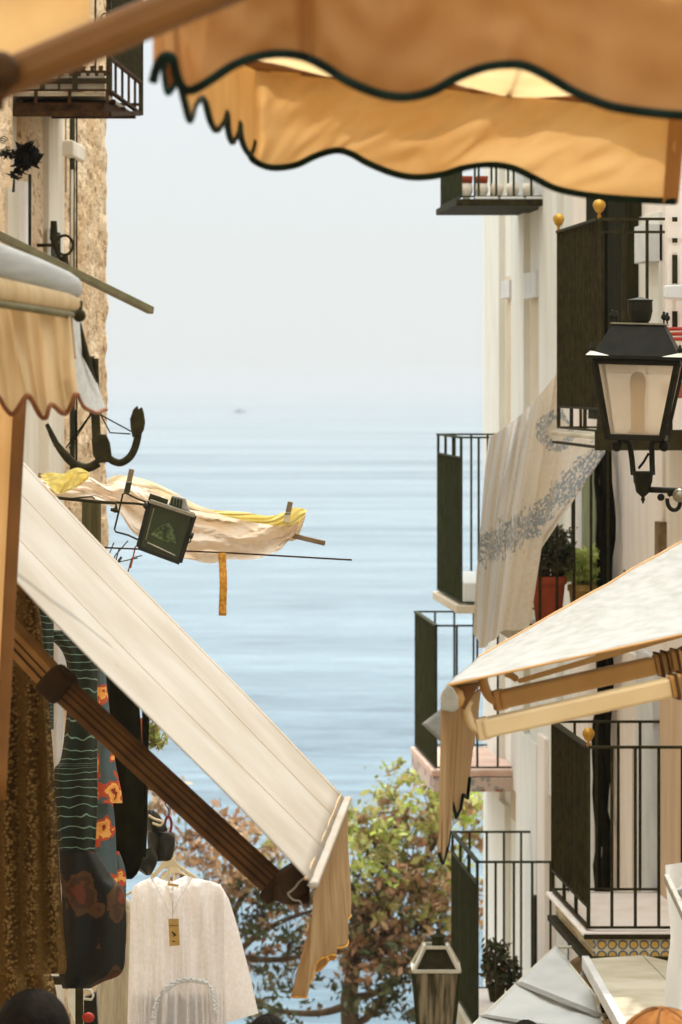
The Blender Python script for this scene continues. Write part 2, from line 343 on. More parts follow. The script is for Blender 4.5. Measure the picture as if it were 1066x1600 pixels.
# ------------------------------------------------------------------ the setting
def sea_mat():
    m = mat('sea_water', '#6c99a8', '#5f8d9e', rough=.32, ns=.02, spec=.28, bump=0); t = m.node_tree; N = t.nodes; K = t.links; b = N['Principled BSDF']
    tc = N.new('ShaderNodeTexCoord')
    mp = N.new('ShaderNodeMapping'); mp.inputs['Scale'].default_value = (.0022, .012, 1); K.new(tc.outputs['Object'], mp.inputs[0])
    n = N.new('ShaderNodeTexNoise'); n.inputs['Scale'].default_value = 1; n.inputs['Detail'].default_value = 7; n.inputs['Roughness'].default_value = .6; n.inputs['Distortion'].default_value = .4
    K.new(mp.outputs[0], n.inputs[0])
    r = N.new('ShaderNodeValToRGB'); e = r.color_ramp.elements
    e[0].position = .40; e[0].color = lin('#274a5a'); e[1].position = .64; e[1].color = lin('#7a97a2')
    mp3 = N.new('ShaderNodeMapping'); mp3.inputs['Scale'].default_value = (.09, .34, 1); K.new(tc.outputs['Object'], mp3.inputs[0])
    n3 = N.new('ShaderNodeTexNoise'); n3.inputs['Scale'].default_value = 1; n3.inputs['Detail'].default_value = 8; n3.inputs['Roughness'].default_value = .7; K.new(mp3.outputs[0], n3.inputs[0])
    ad = N.new('ShaderNodeMath'); ad.operation = 'MULTIPLY_ADD'; ad.inputs[1].default_value = .55; K.new(n3.outputs[0], ad.inputs[0])
    sb = N.new('ShaderNodeMath'); sb.operation = 'MULTIPLY_ADD'; sb.inputs[1].default_value = .75; sb.inputs[2].default_value = -.15; K.new(n.outputs[0], sb.inputs[0]); K.new(sb.outputs[0], ad.inputs[2])
    K.new(ad.outputs[0], r.inputs[0]); K.new(r.outputs[0], b.inputs['Base Color'])
    rr = N.new('ShaderNodeMapRange'); rr.inputs[1].default_value = .35; rr.inputs[2].default_value = .65; rr.inputs[3].default_value = .24; rr.inputs[4].default_value = .10
    K.new(n.outputs[0], rr.inputs[0]); K.new(rr.outputs[0], b.inputs['Roughness'])
    mp2 = N.new('ShaderNodeMapping'); mp2.inputs['Scale'].default_value = (.25, .9, 1); K.new(tc.outputs['Object'], mp2.inputs[0])
    n2 = N.new('ShaderNodeTexNoise'); n2.inputs['Scale'].default_value = 1; n2.inputs['Detail'].default_value = 6; K.new(mp2.outputs[0], n2.inputs[0])
    bp = N.new('ShaderNodeBump'); bp.inputs['Strength'].default_value = .7; bp.inputs['Distance'].default_value = .22
    K.new(n2.outputs[0], bp.inputs['Height']); K.new(bp.outputs[0], b.inputs['Normal'])
sea_mat()
tag(MB().add([(-25000, 60, 0), (25000, 60, 0), (25000, 40000, 0), (-25000, 40000, 0)], [(0, 1, 2, 3)]).build('sea', 'sea_water'), None, kind='structure')
def gz(x, y):
    if y < 47: return street_z(max(y, -15))-.06
    if y < 52: return street_z(y)-.06-.1*(y-47)
    return max(street_z(52)-.5-(y-52)*.52+.5*nz(x*.2, y*.2), -2)
g = MB(); g.grid(lambda u, v: Vector((-60+120*u, -15+125*v, gz(-60+120*u, -15+125*v))), 60, 70)
tag(g.build('ground', 'ground_earth', smooth=True), None, kind='structure')
g = MB()
for i in range(-6, 24):         # shallow paved steps of the lane going down to the sea
    y0 = i*2.0; g.hexa([R(y0, -2.2, street_z(y0+2)-.5), R(y0, 3.4, street_z(y0+2)-.5), R(y0+2, 3.4, street_z(y0+2)-.5), R(y0+2, -2.2, street_z(y0+2)-.5),
                        R(y0, -2.2, street_z(y0+1)), R(y0, 3.4, street_z(y0+1)), R(y0+1.98, 3.4, street_z(y0+1)-.02), R(y0+1.98, -2.2, street_z(y0+1)-.02)])
tag(g.build('street', 'street_stone'), None, kind='structure')

# ------------------------------------------------------------------ balconies
def rail_run(mb, Fr, a, b, z0, z1, sp=.128, r=.008, zlow=None, zmid=None):
    (s0, w0), (s1, w1) = a, b
    ln = (Vector(Fr(s1, w1, 0))-Vector(Fr(s0, w0, 0))).length; n = max(2, round(ln/sp))
    zl = z0 if zlow is None else zlow
    for i in range(n+1):
        t = i/n; s_, w_ = s0+(s1-s0)*t, w0+(w1-w0)*t
        mb.tube([Fr(s_, w_, zl), Fr(s_, w_, z1 if zmid is None else zmid)], r, 6)
    mb.bar(Fr(s0, w0, z1), Fr(s1, w1, z1), .035, .014)
    mb.bar(Fr(s0, w0, zl), Fr(s1, w1, zl), .022, .012)
    if zmid is not None: mb.bar(Fr(s0, w0, zmid), Fr(s1, w1, zmid), .022, .012)
    if zlow is not None or zmid is not None:
        k = max(2, round(ln/.5))
        for i in range(k+1):
            t = i/k; s_, w_ = s0+(s1-s0)*t, w0+(w1-w0)*t
            mb.tube([Fr(s_, w_, z0), Fr(s_, w_, z1)], r*1.3, 6)
    if zlow is not None: mb.bar(Fr(s0, w0, z0), Fr(s1, w1, z0), .022, .012)
def balcony(parent, Fr, s0, s1, wf, ww, zs, zr, th=.09, metal='iron', slab='concrete', low=None, mid=None, balls=False, frontmid=None, label=None, sp=.128, floor=None, fsp=None, frontmat=None):
    """sits between street positions s0 (near) and s1; front plane wf, wall plane ww; slab top zs, rail top zr"""
    b = MB(); b.fbox(Fr, s0-.04, s1+.04, min(wf, ww)-(.04 if wf < ww else 0), max(wf, ww)+(.04 if wf > ww else 0), zs-th, zs)
    o = b.build('balcony', slab, parent, bev=.006)
    if label: o['label'] = label
    f = MB(); rail_run(f, Fr, (s0, wf), (s1, wf), zs+.02, zr, fsp or sp*.86, .0085, None if low is None else zs+low, None if mid is None else zr-mid)
    f.build('railing', frontmat or metal, o, smooth=False)
    for s_ in (s0, s1):
        f = MB(); rail_run(f, Fr, (s_, wf), (s_, ww), zs+.02, zr, sp, .009, None, None)
        f.build('railing', metal, o)
    if balls:
        for s_ in (s0, s1):
            c = Fr(s_, wf, zr)
            q = MB().lathe(c, [(.008, 0), (.012, .015), (.006, .03), (.022, .045), (.034, .07), (.034, .085), (.02, .105), (.002, .11)], 12)
            q.build('finial', 'brass', o, smooth=True)
    return o
GZ = lambda s: street_z(s)-.3
# ------------------------------------------------------------------ right side: far white building
WW = 3.45
farb = thing('building', R(24.4, WW, GZ(29)), 'white plastered building at the far right end of the lane with four iron balconies', 'building')
b = MB(); b.fbox(R, 24.42, 29.8, WW, WW+5, GZ(30), Z(-900, 27)); b.build('wall', 'plaster_far', farb)
def S_of(px, ww=WW): return ww*F/(px-130)
def strip(parent, name, x0, x1, y0, y1, pro, m, ww=WW, th=.0, bev=.004, z=None):
    s0, s1 = S_of(x1), S_of(x0); sm = (s0+s1)/2
    zt, zb = Z(y0, sm), Z(y1, sm)
    return MB().fbox(R, s0, s1, ww-pro, ww+.02, zb, zt).build(name, m, parent, bev=bev)
# pilasters and recessed window bays
for x0, x1 in ((767, 789), (808, 828), (852, 880)):
    strip(farb, 'pilaster', x0, x1, 70, 1240, .05, 'plaster_far')
strip(farb, 'window', 792, 808, 430, 740, .012, 'plaster_tan'); strip(farb, 'window', 830, 850, 425, 740, .012, 'plaster_tan')
strip(farb, 'sun_patch', 796, 809, 438, 466, .07, 'white_paint'); strip(farb, 'sun_patch', 832, 851, 425, 466, .07, 'white_paint')  # pale boxes stand in for patches of sun on the frontage
strip(farb, 'window', 800, 816, 1160, 1285, .012, 'plaster_tan')
strip(farb, 'pilaster', 768, 798, 1244, 1560, .05, 'plaster_band'); strip(farb, 'pilaster', 818, 850, 1150, 1560, .06, 'plaster_band')
strip(farb, 'pilaster', 856, 868, 1150, 1560, .08, 'plaster_pink')
strip(farb, 'shutter', 853, 856, 1400, 1560, .10, 'iron', bev=0)
b = MB(); b.fbox(R, 24.4, 29.85, WW-.12, WW+5.05, Z(62, 27), Z(48, 27)); b.build('cornice', 'plaster_band', farb)
# top balcony with flower pots
WF = 2.8
tb = balcony(farb, R, 25.6, 27.0, WF, WW, Z(311, 25.6), Z(90, 25.6), th=.05, slab='iron', metal='iron_green')
b = MB()
for i in range(3): b.fbox(R, 25.58, 25.585, WF+.1+i*.19, WF+.27+i*.19, Z(314, 25.6), Z(307, 25.6))
b.build('trim', 'plaster_band', tb)
b2 = balcony(farb, R, 25.6, 27.25, WF, WW, Z(935, 26.4), Z(681, 26.4), th=.06, metal='iron_green', slab='plaster_tan', mid=.15)
MB().fbox(R, 25.62, 27.2, WF+.03, WW-.02, Z(934, 26.4)+.001, Z(934, 26.4)+.16).build('planter_box', 'plaster_band', b2, bev=.01)
b3 = balcony(farb, R, 27.4, 29.1, WF, WW, Z(1186, 28.2), Z(967, 28.2), th=.05, metal='iron', slab='salmon_slab', sp=.15, frontmat='iron_green')
MB().fbox(R, 27.33, 29.16, WF-.03, WW, Z(1186, 28.2)-.165, Z(1186, 28.2)-.055).build('tile_band', 'tile_grey', b3)
b4 = balcony(farb, R, 24.55, 26.2, WF, WW, Z(1578, 25.4), Z(1322, 25.4), th=.12, metal='iron_green', slab='concrete', mid=.155, sp=.135)
MB().fbox(R, 24.6, 26.15, WF+.04, WW-.02, Z(1577, 25.4)+.002, Z(1577, 25.4)+.02).build('floor_tiles', 'plaster_pink', b4)

# ------------------------------------------------------------------ right side: near building
nearb = thing('building', R(15, WW, GZ(24)), 'pink and beige plastered building on the right with gold-knobbed iron balconies', 'building')
MB().fbox(R, 13.0, 24.4, WW, WW+5, GZ(25), Z(120, 20)).build('wall', 'plaster_pink', nearb)
MB().fbox(R, 12.95, 24.43, WW-.15, WW+5.05, Z(120, 20)-.01, Z(90, 20)).build('cornice', 'plaster_band', nearb)
# beige dado and door surrounds (frontage strips seen obliquely)
strip(nearb, 'wall_panel', 1036, 1090, 1070, 1440, .02, 'plaster_beige'); strip(nearb, 'wall_panel', 978, 1003, 1020, 1400, .02, 'plaster_pink')
strip(nearb, 'door_frame', 1006, 1033, 1020, 1398, .05, 'white_paint'); strip(nearb, 'door_frame', 926, 940, 1165, 1398, .05, 'white_paint')
strip(nearb, 'door_frame', 995, 1003, 1170, 1398, .03, 'plaster_tan')
strip(nearb, 'wall_panel', 1003, 1035, 335, 650, .02, 'plaster_far'); strip(nearb, 'sun_patch', 1017, 1035, 352, 410, .10, 'white_paint')  # the pale box is a sunlit patch put into the colour
strip(nearb, 'wall_panel', 907, 925, 700, 950, .03, 'white_paint'); strip(nearb, 'shutter', 925, 946, 690, 950, .07, 'shutter_green')
strip(nearb, 'wall_panel', 978, 1040, 700, 900, .02, 'plaster_pink'); strip(nearb, 'door_frame', 1036, 1042, 815, 900, .05, 'wood_grey')
# dark louvred door leaves seen edge-on above the middle balcony
for x0, x1 in ((940, 963), (975, 1003)):
    o = strip(nearb, 'shutter', x0, x1, 225, 655, .09, 'wood_dark')
    q = MB(); s0, s1 = S_of(x1), S_of(x0)
    for k in range(12):
        s_ = s0+(s1-s0)*(k+.5)/12; q.fbox(R, s_-.012, s_+.012, WW-.105, WW-.089, Z(640, s_), Z(250, s_))
    q.build('slat', 'wood_dark', o)
# balconies
bm_ = balcony(nearb, R, 18.75, 20.35, WF, WW, Z(676, 19.5), Z(352, 19.5), th=.025, low=.14, balls=True, slab='concrete', sp=.13)
MB().fbox(R, 18.70, 20.4, WF-.03, WF+.0, Z(676, 19.5)-.075, Z(676, 19.5)-.061).build('rim', 'iron', bm_)
MB().fbox(R, 18.705, 18.715, WF-.03, WW, Z(676, 19.5)-.085, Z(676, 19.5)+.02).build('rim', 'iron', bm_)
bc = balcony(nearb, R, 22.0, 23.6, WF, WW, Z(968, 22.8), Z(694, 22.8), th=.10, slab='concrete', sp=.115)
bl = balcony(nearb, R, 19.15, 20.6, WF, WW, Z(1455, 19.15), Z(1149, 19.8), th=.02, low=.135, balls=True, slab='plaster_pink', sp=.133)
zb = Z(1455, 19.15)-.02
MB().fbox(R, 19.12, 20.6, WF+.02, WW, zb-.115, zb-.004).build('tile_band', 'tile_yellow', bl)
MB().fbox(R, 19.08, 20.63, WF-.03, WW, zb-.15, zb-.117).build('rim', 'iron', bl, bev=.005)
MB().fbox(R, 19.10, 19.118, WF-.03, WW, zb-.018, zb+.008).build('rim', 'iron', bl)
# dark cable bundle running down the frontage
q = MB()
for k in range(6):
    pts = []; rs = []
    for i in range(40):
        y = 300+1110*i/39; s_ = S_of(960+(-4 if y > 1100 else 0)+9*nz(i*.35, k*3.1)+(k-2.5)*3.4); s_ = min(max(s_, 21.6), 23.6)
        pts.append(R(s_, WW-.05-.03*(k % 2), Z(y, s_))); rs.append(.018+.012*abs(nz(i*.5, k)))
    q.tube(pts, rs, 7)
tag(q.build('cable_bundle', 'cloth_black', smooth=True), 'thick black bundle of cables running down the pink facade behind the balconies', 'cable')
# louvred white shutter, red slatted chair back above the lamp
q = thing('louvred_cabinet', P(1075, 480, 17.2), 'white slatted louvre panel with dark gaps at the right edge above the lamp', 'shutter')
b = MB()
for x0, x1, y0, y1 in ((1043, 1062, 320, 340), (1043, 1085, 350, 372), (1043, 1085, 380, 395), (1043, 1050, 395, 445), (1058, 1085, 395, 445), (1043, 1100, 446, 468), (1043, 1050, 470, 512), (1057, 1085, 470, 512)):
    b.prism([(x0, y0), (x1, y0), (x1, y1), (x0, y1)], 17.2, .02)
b.build('slat', 'plaster_pink', q)
MB().prism([(1040, 225), (1100, 225), (1100, 660), (1040, 660)], 17.3, .02).build('back_panel', 'plaster_pink', q)
for y0, y1 in ((339, 346), (372, 379), (398, 443), (486, 512)): MB().prism([(1051, y0), (1059, y0), (1059, y1), (1051, y1)], 17.19, .015).build('slot', 'iron', q)
MB().prism([(1038, 446), (1100, 443), (1100, 468), (1038, 466)], 17.05, .06).build('shelf', 'white_paint', q, bev=.008)
b = MB()
for y in (514, 522, 530): b.tube([P(1036, y, 17.0), P(1105, y-1, 17.0)], .009, 8)
b.tube([P(1100, 500, 17.0), P(1100, 640, 17.0)], .012, 8)
tag(b.build('drying_rack', 'red_slat', smooth=True), 'three thin red rails at the right edge beside the lamp roof', 'drying rack')
tag(MB().prism([(1036, 598), (1100, 596), (1100, 622), (1036, 622)], 17.0, .12).build('window_box', 'brick', bev=.01), 'brown planter edge seen right behind the lamp glass', 'planter')
# flower pots on the top balcony
for i, x in enumerate((729, 753, 777, 801, 826)):
    s_ = 25.6+.12; c = P(x, 303.5, s_+.05); c.z = Z(311, 25.6)+.002
    top = ('pot_yellow', 'terracotta')[i % 2] if i < 2 else None
    b = MB().lathe(c, [(.022, 0), (.026, .01), (.046, .06), (.048, .09), (.038, .125)], 12)
    o = b.build('flower_pot', 'plaster_white', None, smooth=True, base=c)
    tag(o, ['small pale pot at the sea end of the highest balcony', 'small pale pot second from the sea end of the highest balcony', 'small pale pot in the middle of the highest balcony', 'small pale pot next to last before the wall on the highest balcony', 'small pale pot nearest the wall on the highest balcony'][i], 'flower pot', 'pots along the top balcony')
    if i < 2: MB().lathe(c+Vector((0, 0, .126)), [(.042, 0), (.046, .03), (.048, .05), (.045, .052)], 12).build('rim', 'terracotta', o, smooth=True)

# ------------------------------------------------------------------ leaves
def leaves(mb, n, fn, size, flat=.3, rs=random):
    for _ in range(n):
        c = fn(); a = Vector((rs.gauss(0, 1), rs.gauss(0, 1), rs.gauss(0, 1))).normalized(); b = Vector((rs.gauss(0, 1), rs.gauss(0, 1), rs.gauss(0, 1)))
        b = (b-a*b.dot(a)).normalized(); k = size*rs.uniform(.5, 1.7); wd = k*rs.uniform(.3, .55)
        mb.add([c-a*k*.5, c+b*wd*.5, c+a*k*.5, c-b*wd*.5], [(0, 1, 2, 3)])
def blob(c, r):
    def f():
        while True:
            v = Vector((random.uniform(-1, 1), random.uniform(-1, 1), random.uniform(-1, 1)))
            if v.length < 1: return c+Vector((v.x*r[0], v.y*r[1], v.z*r[2]))
    return f
def potted(name, label, c, r, h, potm, leafm, ph, pr, n, lr, ls=.035, stem=True):
    t = thing(name, c, label, 'potted plant')
    MB().lathe(c, [(r*.68, 0), (r*.72, .01), (r*.95, h*.82), (r*1.06, h*.83), (r*1.06, h), (r*.9, h), (r*.88, h*.9)], 20).build('pot', potm, t, smooth=False)
    b = MB(); leaves(b, n, blob(c+Vector((0, 0, h+lr[2]*.8)), lr), ls)
    for k in range(int(n*.5)):
        a = random.uniform(0, 2*PI); rr = random.uniform(.5, 1.1); leaves(b, 1, blob(c+Vector((math.cos(a)*lr[0]*rr, math.sin(a)*lr[1]*rr, h+lr[2]*random.uniform(.3, 1.8))), (.03, .03, .03)), ls)
    b.build('foliage', leafm, t)
    if stem:
        q = MB()
        for k in range(7):
            a = k*.9; q.tube([c+Vector((.02*math.cos(a), .02*math.sin(a), h*.85)), c+Vector((lr[0]*.6*math.cos(a), lr[1]*.6*math.sin(a), h+lr[2]*1.2))], .003, 5)
        q.build('stem', 'leaf_dark', t)
    return t
zc = Z(968, 22.8)+.003
def onb(px, d, z): v = P(px, 0, d); v.z = z; return v
potted('potted_plant', 'terracotta pot with dark leafy plant in shade behind the hanging cloth', onb(857, 22.5, zc), .115, .3, 'terracotta', 'leaf_dark', 0, 0, 900, (.16, .13, .17), .045)
potted('potted_plant', 'yellow clay pot with bright green bushy plant behind balcony bars', onb(912, 22.6, zc), .1, .24, 'pot_yellow', 'leaf_bright', 0, 0, 900, (.14, .12, .13), .04)
z4 = Z(1577, 25.4)+.022
potted('potted_plant', 'taller dark plant in a small pot on the bottom corner balcony floor', onb(776, 25.6, z4+.0), .07, .12, 'iron', 'leaf_dark', 0, 0, 240, (.1, .1, .18), .06)
potted('potted_plant', 'smaller dark plant in a pot nearer the wall on the bottom balcony', onb(800, 25.7, z4+.0), .05, .1, 'iron', 'leaf_dark', 0, 0, 120, (.06, .06, .11), .05)

# ------------------------------------------------------------------ hanging patterned cloth
def tapestry():
    dq = lambda x: min(24.8, max(21.5, 2.64*F/(x-130)))
    top = [(764, 684, dq(764)), (795, 664, dq(795)), (820, 643, 21.5), (848, 612, 21.1), (870, 584, 20.7), (879, 640, 20.9), (905, 686, 21.4), (946, 690, 21.6)]
    bot = [(742, 985, dq(742)), (750, 1012, dq(750)), (768, 1003, dq(768)), (788, 985, dq(788)), (806, 985, dq(806)), (829, 972, 21.5), (822, 893, 21.5), (946, 708, 21.6)]
    def fn(u, v):
        a = pl(top, u); c = pl(bot, u) if u > .72 else cr(bot, u)
        # belly of the left edge
        x = a[0]+(c[0]-a[0])*v; y = a[1]+(c[1]-a[1])*v; d = a[2]+(c[2]-a[2])*v
        k = max(0, 1-u*1.6)
        x -= 10*math.sin(PI*v)*k*.6; x += 3.5*math.sin(u*52+v*3)*k*min(1, v*2)
        fold = math.sin(u*40+v*2.5+2*nz(u*6, v*2))*(.11*k+.008)+.03*nz(u*9+v*4, v*3)*math.sin(PI*min(1, v*2+.1)*.5)
        sag = -.06*math.sin(PI*v)*math.sin(PI*u)+.03*nz(u*5, v*4)
        return P(x, y, d+fold+sag)
    b = MB(); b.grid(fn, 110, 60)
    m = mat('tapestry_cloth', '#efe6d6', '#e6d9c6', trans=.55, ns=40, bump=.4, bs=200, dist=.003); t = m.node_tree; N = t.nodes; K = t.links; bs = N['Principled BSDF']
    tc = N.new('ShaderNodeTexCoord'); n = N.new('ShaderNodeTexNoise'); n.inputs['Scale'].default_value = 16; n.inputs['Detail'].default_value = 4; K.new(tc.outputs['Object'], n.inputs[0])
    sx = N.new('ShaderNodeSeparateXYZ'); K.new(tc.outputs['Object'], sx.inputs[0])
    def mth(op, a, c=None, c2=None):
        q = N.new('ShaderNodeMath'); q.operation = op
        for i, v in enumerate((a, c, c2)):
            if v is None: continue
            if isinstance(v, (int, float)): q.inputs[i].default_value = v
            else: K.new(v, q.inputs[i])
        return q.outputs[0]
    o = b.build('draped_cloth', m, None, smooth=True, base=P(840, 985, 23))
    def loc(px, py, d): return P(px, py, d)-o.location
    # ring of flowers
    c = loc(868, 672, 21.3); ex = sx.outputs[0]; ez = sx.outputs[2]
    dx = mth('SUBTRACT', ex, c.x); dz = mth('SUBTRACT', ez, c.z); dd = mth('SQRT', mth('ADD', mth('MULTIPLY', dx, dx), mth('MULTIPLY', dz, dz)))
    ring = mth('LESS_THAN', mth('ABSOLUTE', mth('SUBTRACT', dd, .10)), mth('MULTIPLY', n.outputs[0], .06))
    # flowering band
    a_, b_ = loc(800, 830, 21.9), loc(935, 712, 21.5); dl = (b_-a_); ln = math.hypot(dl.x, dl.z); nx, nzv = -dl.z/ln, dl.x/ln
    dist = mth('ADD', mth('MULTIPLY', mth('SUBTRACT', ex, a_.x), nx), mth('MULTIPLY', mth('SUBTRACT', ez, a_.z), nzv))
    band = mth('LESS_THAN', mth('ABSOLUTE', dist), mth('MULTIPLY', mth('SUBTRACT', n.outputs[0], .22), .26))
    msk = mth('MAXIMUM', ring, band)
    n3 = N.new('ShaderNodeTexNoise'); n3.inputs['Scale'].default_value = 45; K.new(tc.outputs['Object'], n3.inputs[0])
    mk2 = mth('MULTIPLY', msk, mth('GREATER_THAN', n3.outputs[0], .46))
    # pale stripes paint bright lit folds into the left border
    uvx = N.new('ShaderNodeSeparateXYZ'); K.new(tc.outputs['UV'], uvx.inputs[0])
    st = mth('MULTIPLY', mth('LESS_THAN', uvx.outputs[0], .40), mth('GREATER_THAN', mth('SINE', mth('MULTIPLY', uvx.outputs[0], 95)), -.2))
    mx0 = N.new('ShaderNodeMixRGB'); K.new(st, mx0.inputs[0]); K.new(N[m['ramp']].outputs[0], mx0.inputs[1]); mx0.inputs[2].default_value = lin('#f2f2f2')
    mx = N.new('ShaderNodeMixRGB'); K.new(mk2, mx.inputs[0]); K.new(mx0.outputs[0], mx.inputs[1]); mx.inputs[2].default_value = lin('#a2a8ac')
    K.new(mx.outputs[0], bs.inputs['Base Color'])
    for l in list(t.links):
        if l.to_node.type == 'BSDF_TRANSLUCENT': t.links.remove(l)
    for q in N:
        if q.type == 'BSDF_TRANSLUCENT': K.new(mx.outputs[0], q.inputs[0])
    tag(o, 'beige cloth with grey blue flower ring draped over the right-hand balcony rails', 'cloth')
    # lower flap folded behind the drop
    def f2(u, v):
        a = pl([(795, 940, 24.0), (829, 965, 23.6)], u); c = pl([(800, 1000, 24.0), (832, 1010, 23.6)], u)
        return P(a[0]+(c[0]-a[0])*v, a[1]+(c[1]-a[1])*v, a[2]+.02*math.sin(u*9))
tapestry()

# ------------------------------------------------------------------ wall lantern on the right
def lantern():
    d = 14.7; c0 = P(997, 620, d)
    root = thing('wall_lantern', P(1090, 770, d), 'large black wall lantern with frosted glass on a scrolled iron bracket', 'lantern')
    px = d/F; RZ = Matrix.Rotation(math.radians(-9), 4, 'Z') @ Matrix.Rotation(math.radians(1.6), 4, 'Y') @ Matrix.Rotation(math.radians(0), 4, 'X')
    Tf = Matrix.Translation(c0) @ RZ
    def sq(r, z): return [Tf @ Vector((sx*r, sy*r, z)) for sx, sy in ((-1, -1), (1, -1), (1, 1), (-1, 1))]
    zt, zbm = (620-566)*px, (620-683)*px
    rt, rb = 64*px, 42*px
    A, B = sq(rt, zt), sq(rb, zbm)
    f = MB()
    for i in range(4):
        f.bar(A[i], B[i], .022, .022); f.bar(A[i], A[(i+1) % 4], .02, .024); f.bar(B[i], B[(i+1) % 4], .024, .024)
    f.build('frame', 'iron_lamp', root, bev=.002)
    m = bpy.data.materials.new('frosted_glass'); m.use_nodes = True; N = m.node_tree.nodes; K = m.node_tree.links; b = N['Principled BSDF']
    b.inputs['Base Color'].default_value = lin('#f0e6d6'); b.inputs['Roughness'].default_value = .5
    tr = N.new('ShaderNodeBsdfTranslucent'); tr.inputs[0].default_value = lin('#f6ecdc'); tp = N.new('ShaderNodeBsdfTransparent'); tp.inputs[0].default_value = lin('#f8f2e8')
    m1 = N.new('ShaderNodeMixShader'); m1.inputs[0].default_value = .92; m2 = N.new('ShaderNodeMixShader'); m2.inputs[0].default_value = .42
    K.new(b.outputs[0], m1.inputs[1]); K.new(tr.outputs[0], m1.inputs[2]); K.new(m1.outputs[0], m2.inputs[1]); K.new(tp.outputs[0], m2.inputs[2]); K.new(m2.outputs[0], N['Material Output'].inputs[0]); M['frosted'] = m
    for i in range(4):
        k = MB(); k.add([A[i], A[(i+1) % 4], B[(i+1) % 4], B[i]], [(0, 1, 2, 3)]); k.build('glass_pane', m, root)
    q = MB(); q.lathe(c0+Vector((.0, 0, zbm+.015)), [(.042, 0), (.042, .012), (.03, .02), (.03, .12), (.034, .2), (.036, .225), (.024, .255), (.002, .262)], 16); q.build('bulb', 'alu_cream', root, smooth=True)
    # roof: eave plate, hipped cover, gallery, chimney
    e = MB(); E0, E1 = sq(76*px, zt+.012), sq(76*px, zt+.024); e.hexa(E0+E1); e.build('eave_plate', 'iron_lamp', root)
    for sx, sy in ((-1, -1), (1, -1), (1, 1), (-1, 1)):  # white wedges painted in as sunlit highlights on the eave corners
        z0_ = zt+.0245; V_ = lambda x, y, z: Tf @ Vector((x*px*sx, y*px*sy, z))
        e = MB(); e.add([V_(77, 77, z0_), V_(40, 77, z0_), V_(77, 40, z0_), V_(70, 70, z0_+.02), V_(66, 66, z0_+.02)], [(0, 1, 2), (0, 1, 3), (0, 2, 3), (1, 2, 3)]); e.build('sunlit_corner', 'bar_white', root)
    r = MB(); r.hexa(sq(67*px, zt+.0245)+sq(40*px, zt+58*px)); r.build('roof', 'iron_lamp', root, bev=.002)
    e = MB(); e.hexa(sq(43*px, zt+58.5*px)+sq(43*px, zt+61*px)); e.build('gallery', 'steel', root)
    q = MB(); cc = Tf @ Vector((0, 0, zt+61.3*px)); q.lathe(cc, [(.034, 0), (.045, .012), (.054, .05), (.053, .085), (.052, .092)], 18); q.lathe(cc+Vector((0, 0, .0925)), [(.056, 0), (.056, .006), (.02, .014), (.001, .02)], 18)
    q.build('chimney', 'iron_lamp', root, smooth=False)
    for r_, z_ in ((68*px, zt+.026), (40*px, zt+61*px)):
        for p in sq(r_, z_):
            MB().lathe(p, [(.004, 0), (.004, .014), (.010, .018), (.013, .027), (.010, .036), (.005, .040), (.007, .046), (.001, .052)], 10).build('finial', 'iron_lamp', root, smooth=True)
    # cradle arms
    q = MB()
    for sx in (-1, 1):
        pts = [(964 if sx < 0 else 1038, 697), (968 if sx < 0 else 1033, 688), (982 if sx < 0 else 1020, 692), (987 if sx < 0 else 1019, 712), (990 if sx < 0 else 1020, 742)]
        q.tube([P(x, y, d) for x, y in smoothcurve(pts, 14)], .012, 8); q.ball(P(964 if sx < 0 else 1038, 697, d), .024)
    q.tube([P(1014, 708, d), P(1006, 722, d), P(998, 732, d)], .006, 6)
    q.lathe(P(1005, 787, d), [(.002, 0), (.010, .02), (.006, .028), (.03, .05), (.036, .085), (.04, .09), (.042, .118), (.05, .128), (.05, .138)], 14)
    q.build('cradle', 'iron_lamp', root, smooth=True)
    q = MB(); q.tube([P(1012, 765, d), P(1045, 766, d), P(1090, 768, d), P(1400, 768, d+.2)], .013, 8)
    sp = [(1062-0, 780)]; pts = []
    for k in range(22):
        a = -2.2+k*.26; rr = 8+k*.55; pts.append(P(1048+math.cos(a)*rr*.8+k*.5, 781+math.sin(a)*rr, d))
    q.tube(pts, .009, 8); q.ball(P(1033, 777, d), .016)
    q.build('bracket', 'iron_lamp', root, smooth=True)
    MB().ball(P(1062, 774, d-.03), .030, 14).build('bracket_boss', 'steel', root, smooth=True)
    MB().box(P(1400, 0, d).x, P(1400, 0, d).x+.08, d+.1, d+.3, Z(850, d), Z(690, d)).build('wall_plate', 'iron_lamp', root, bev=.01)
lantern()

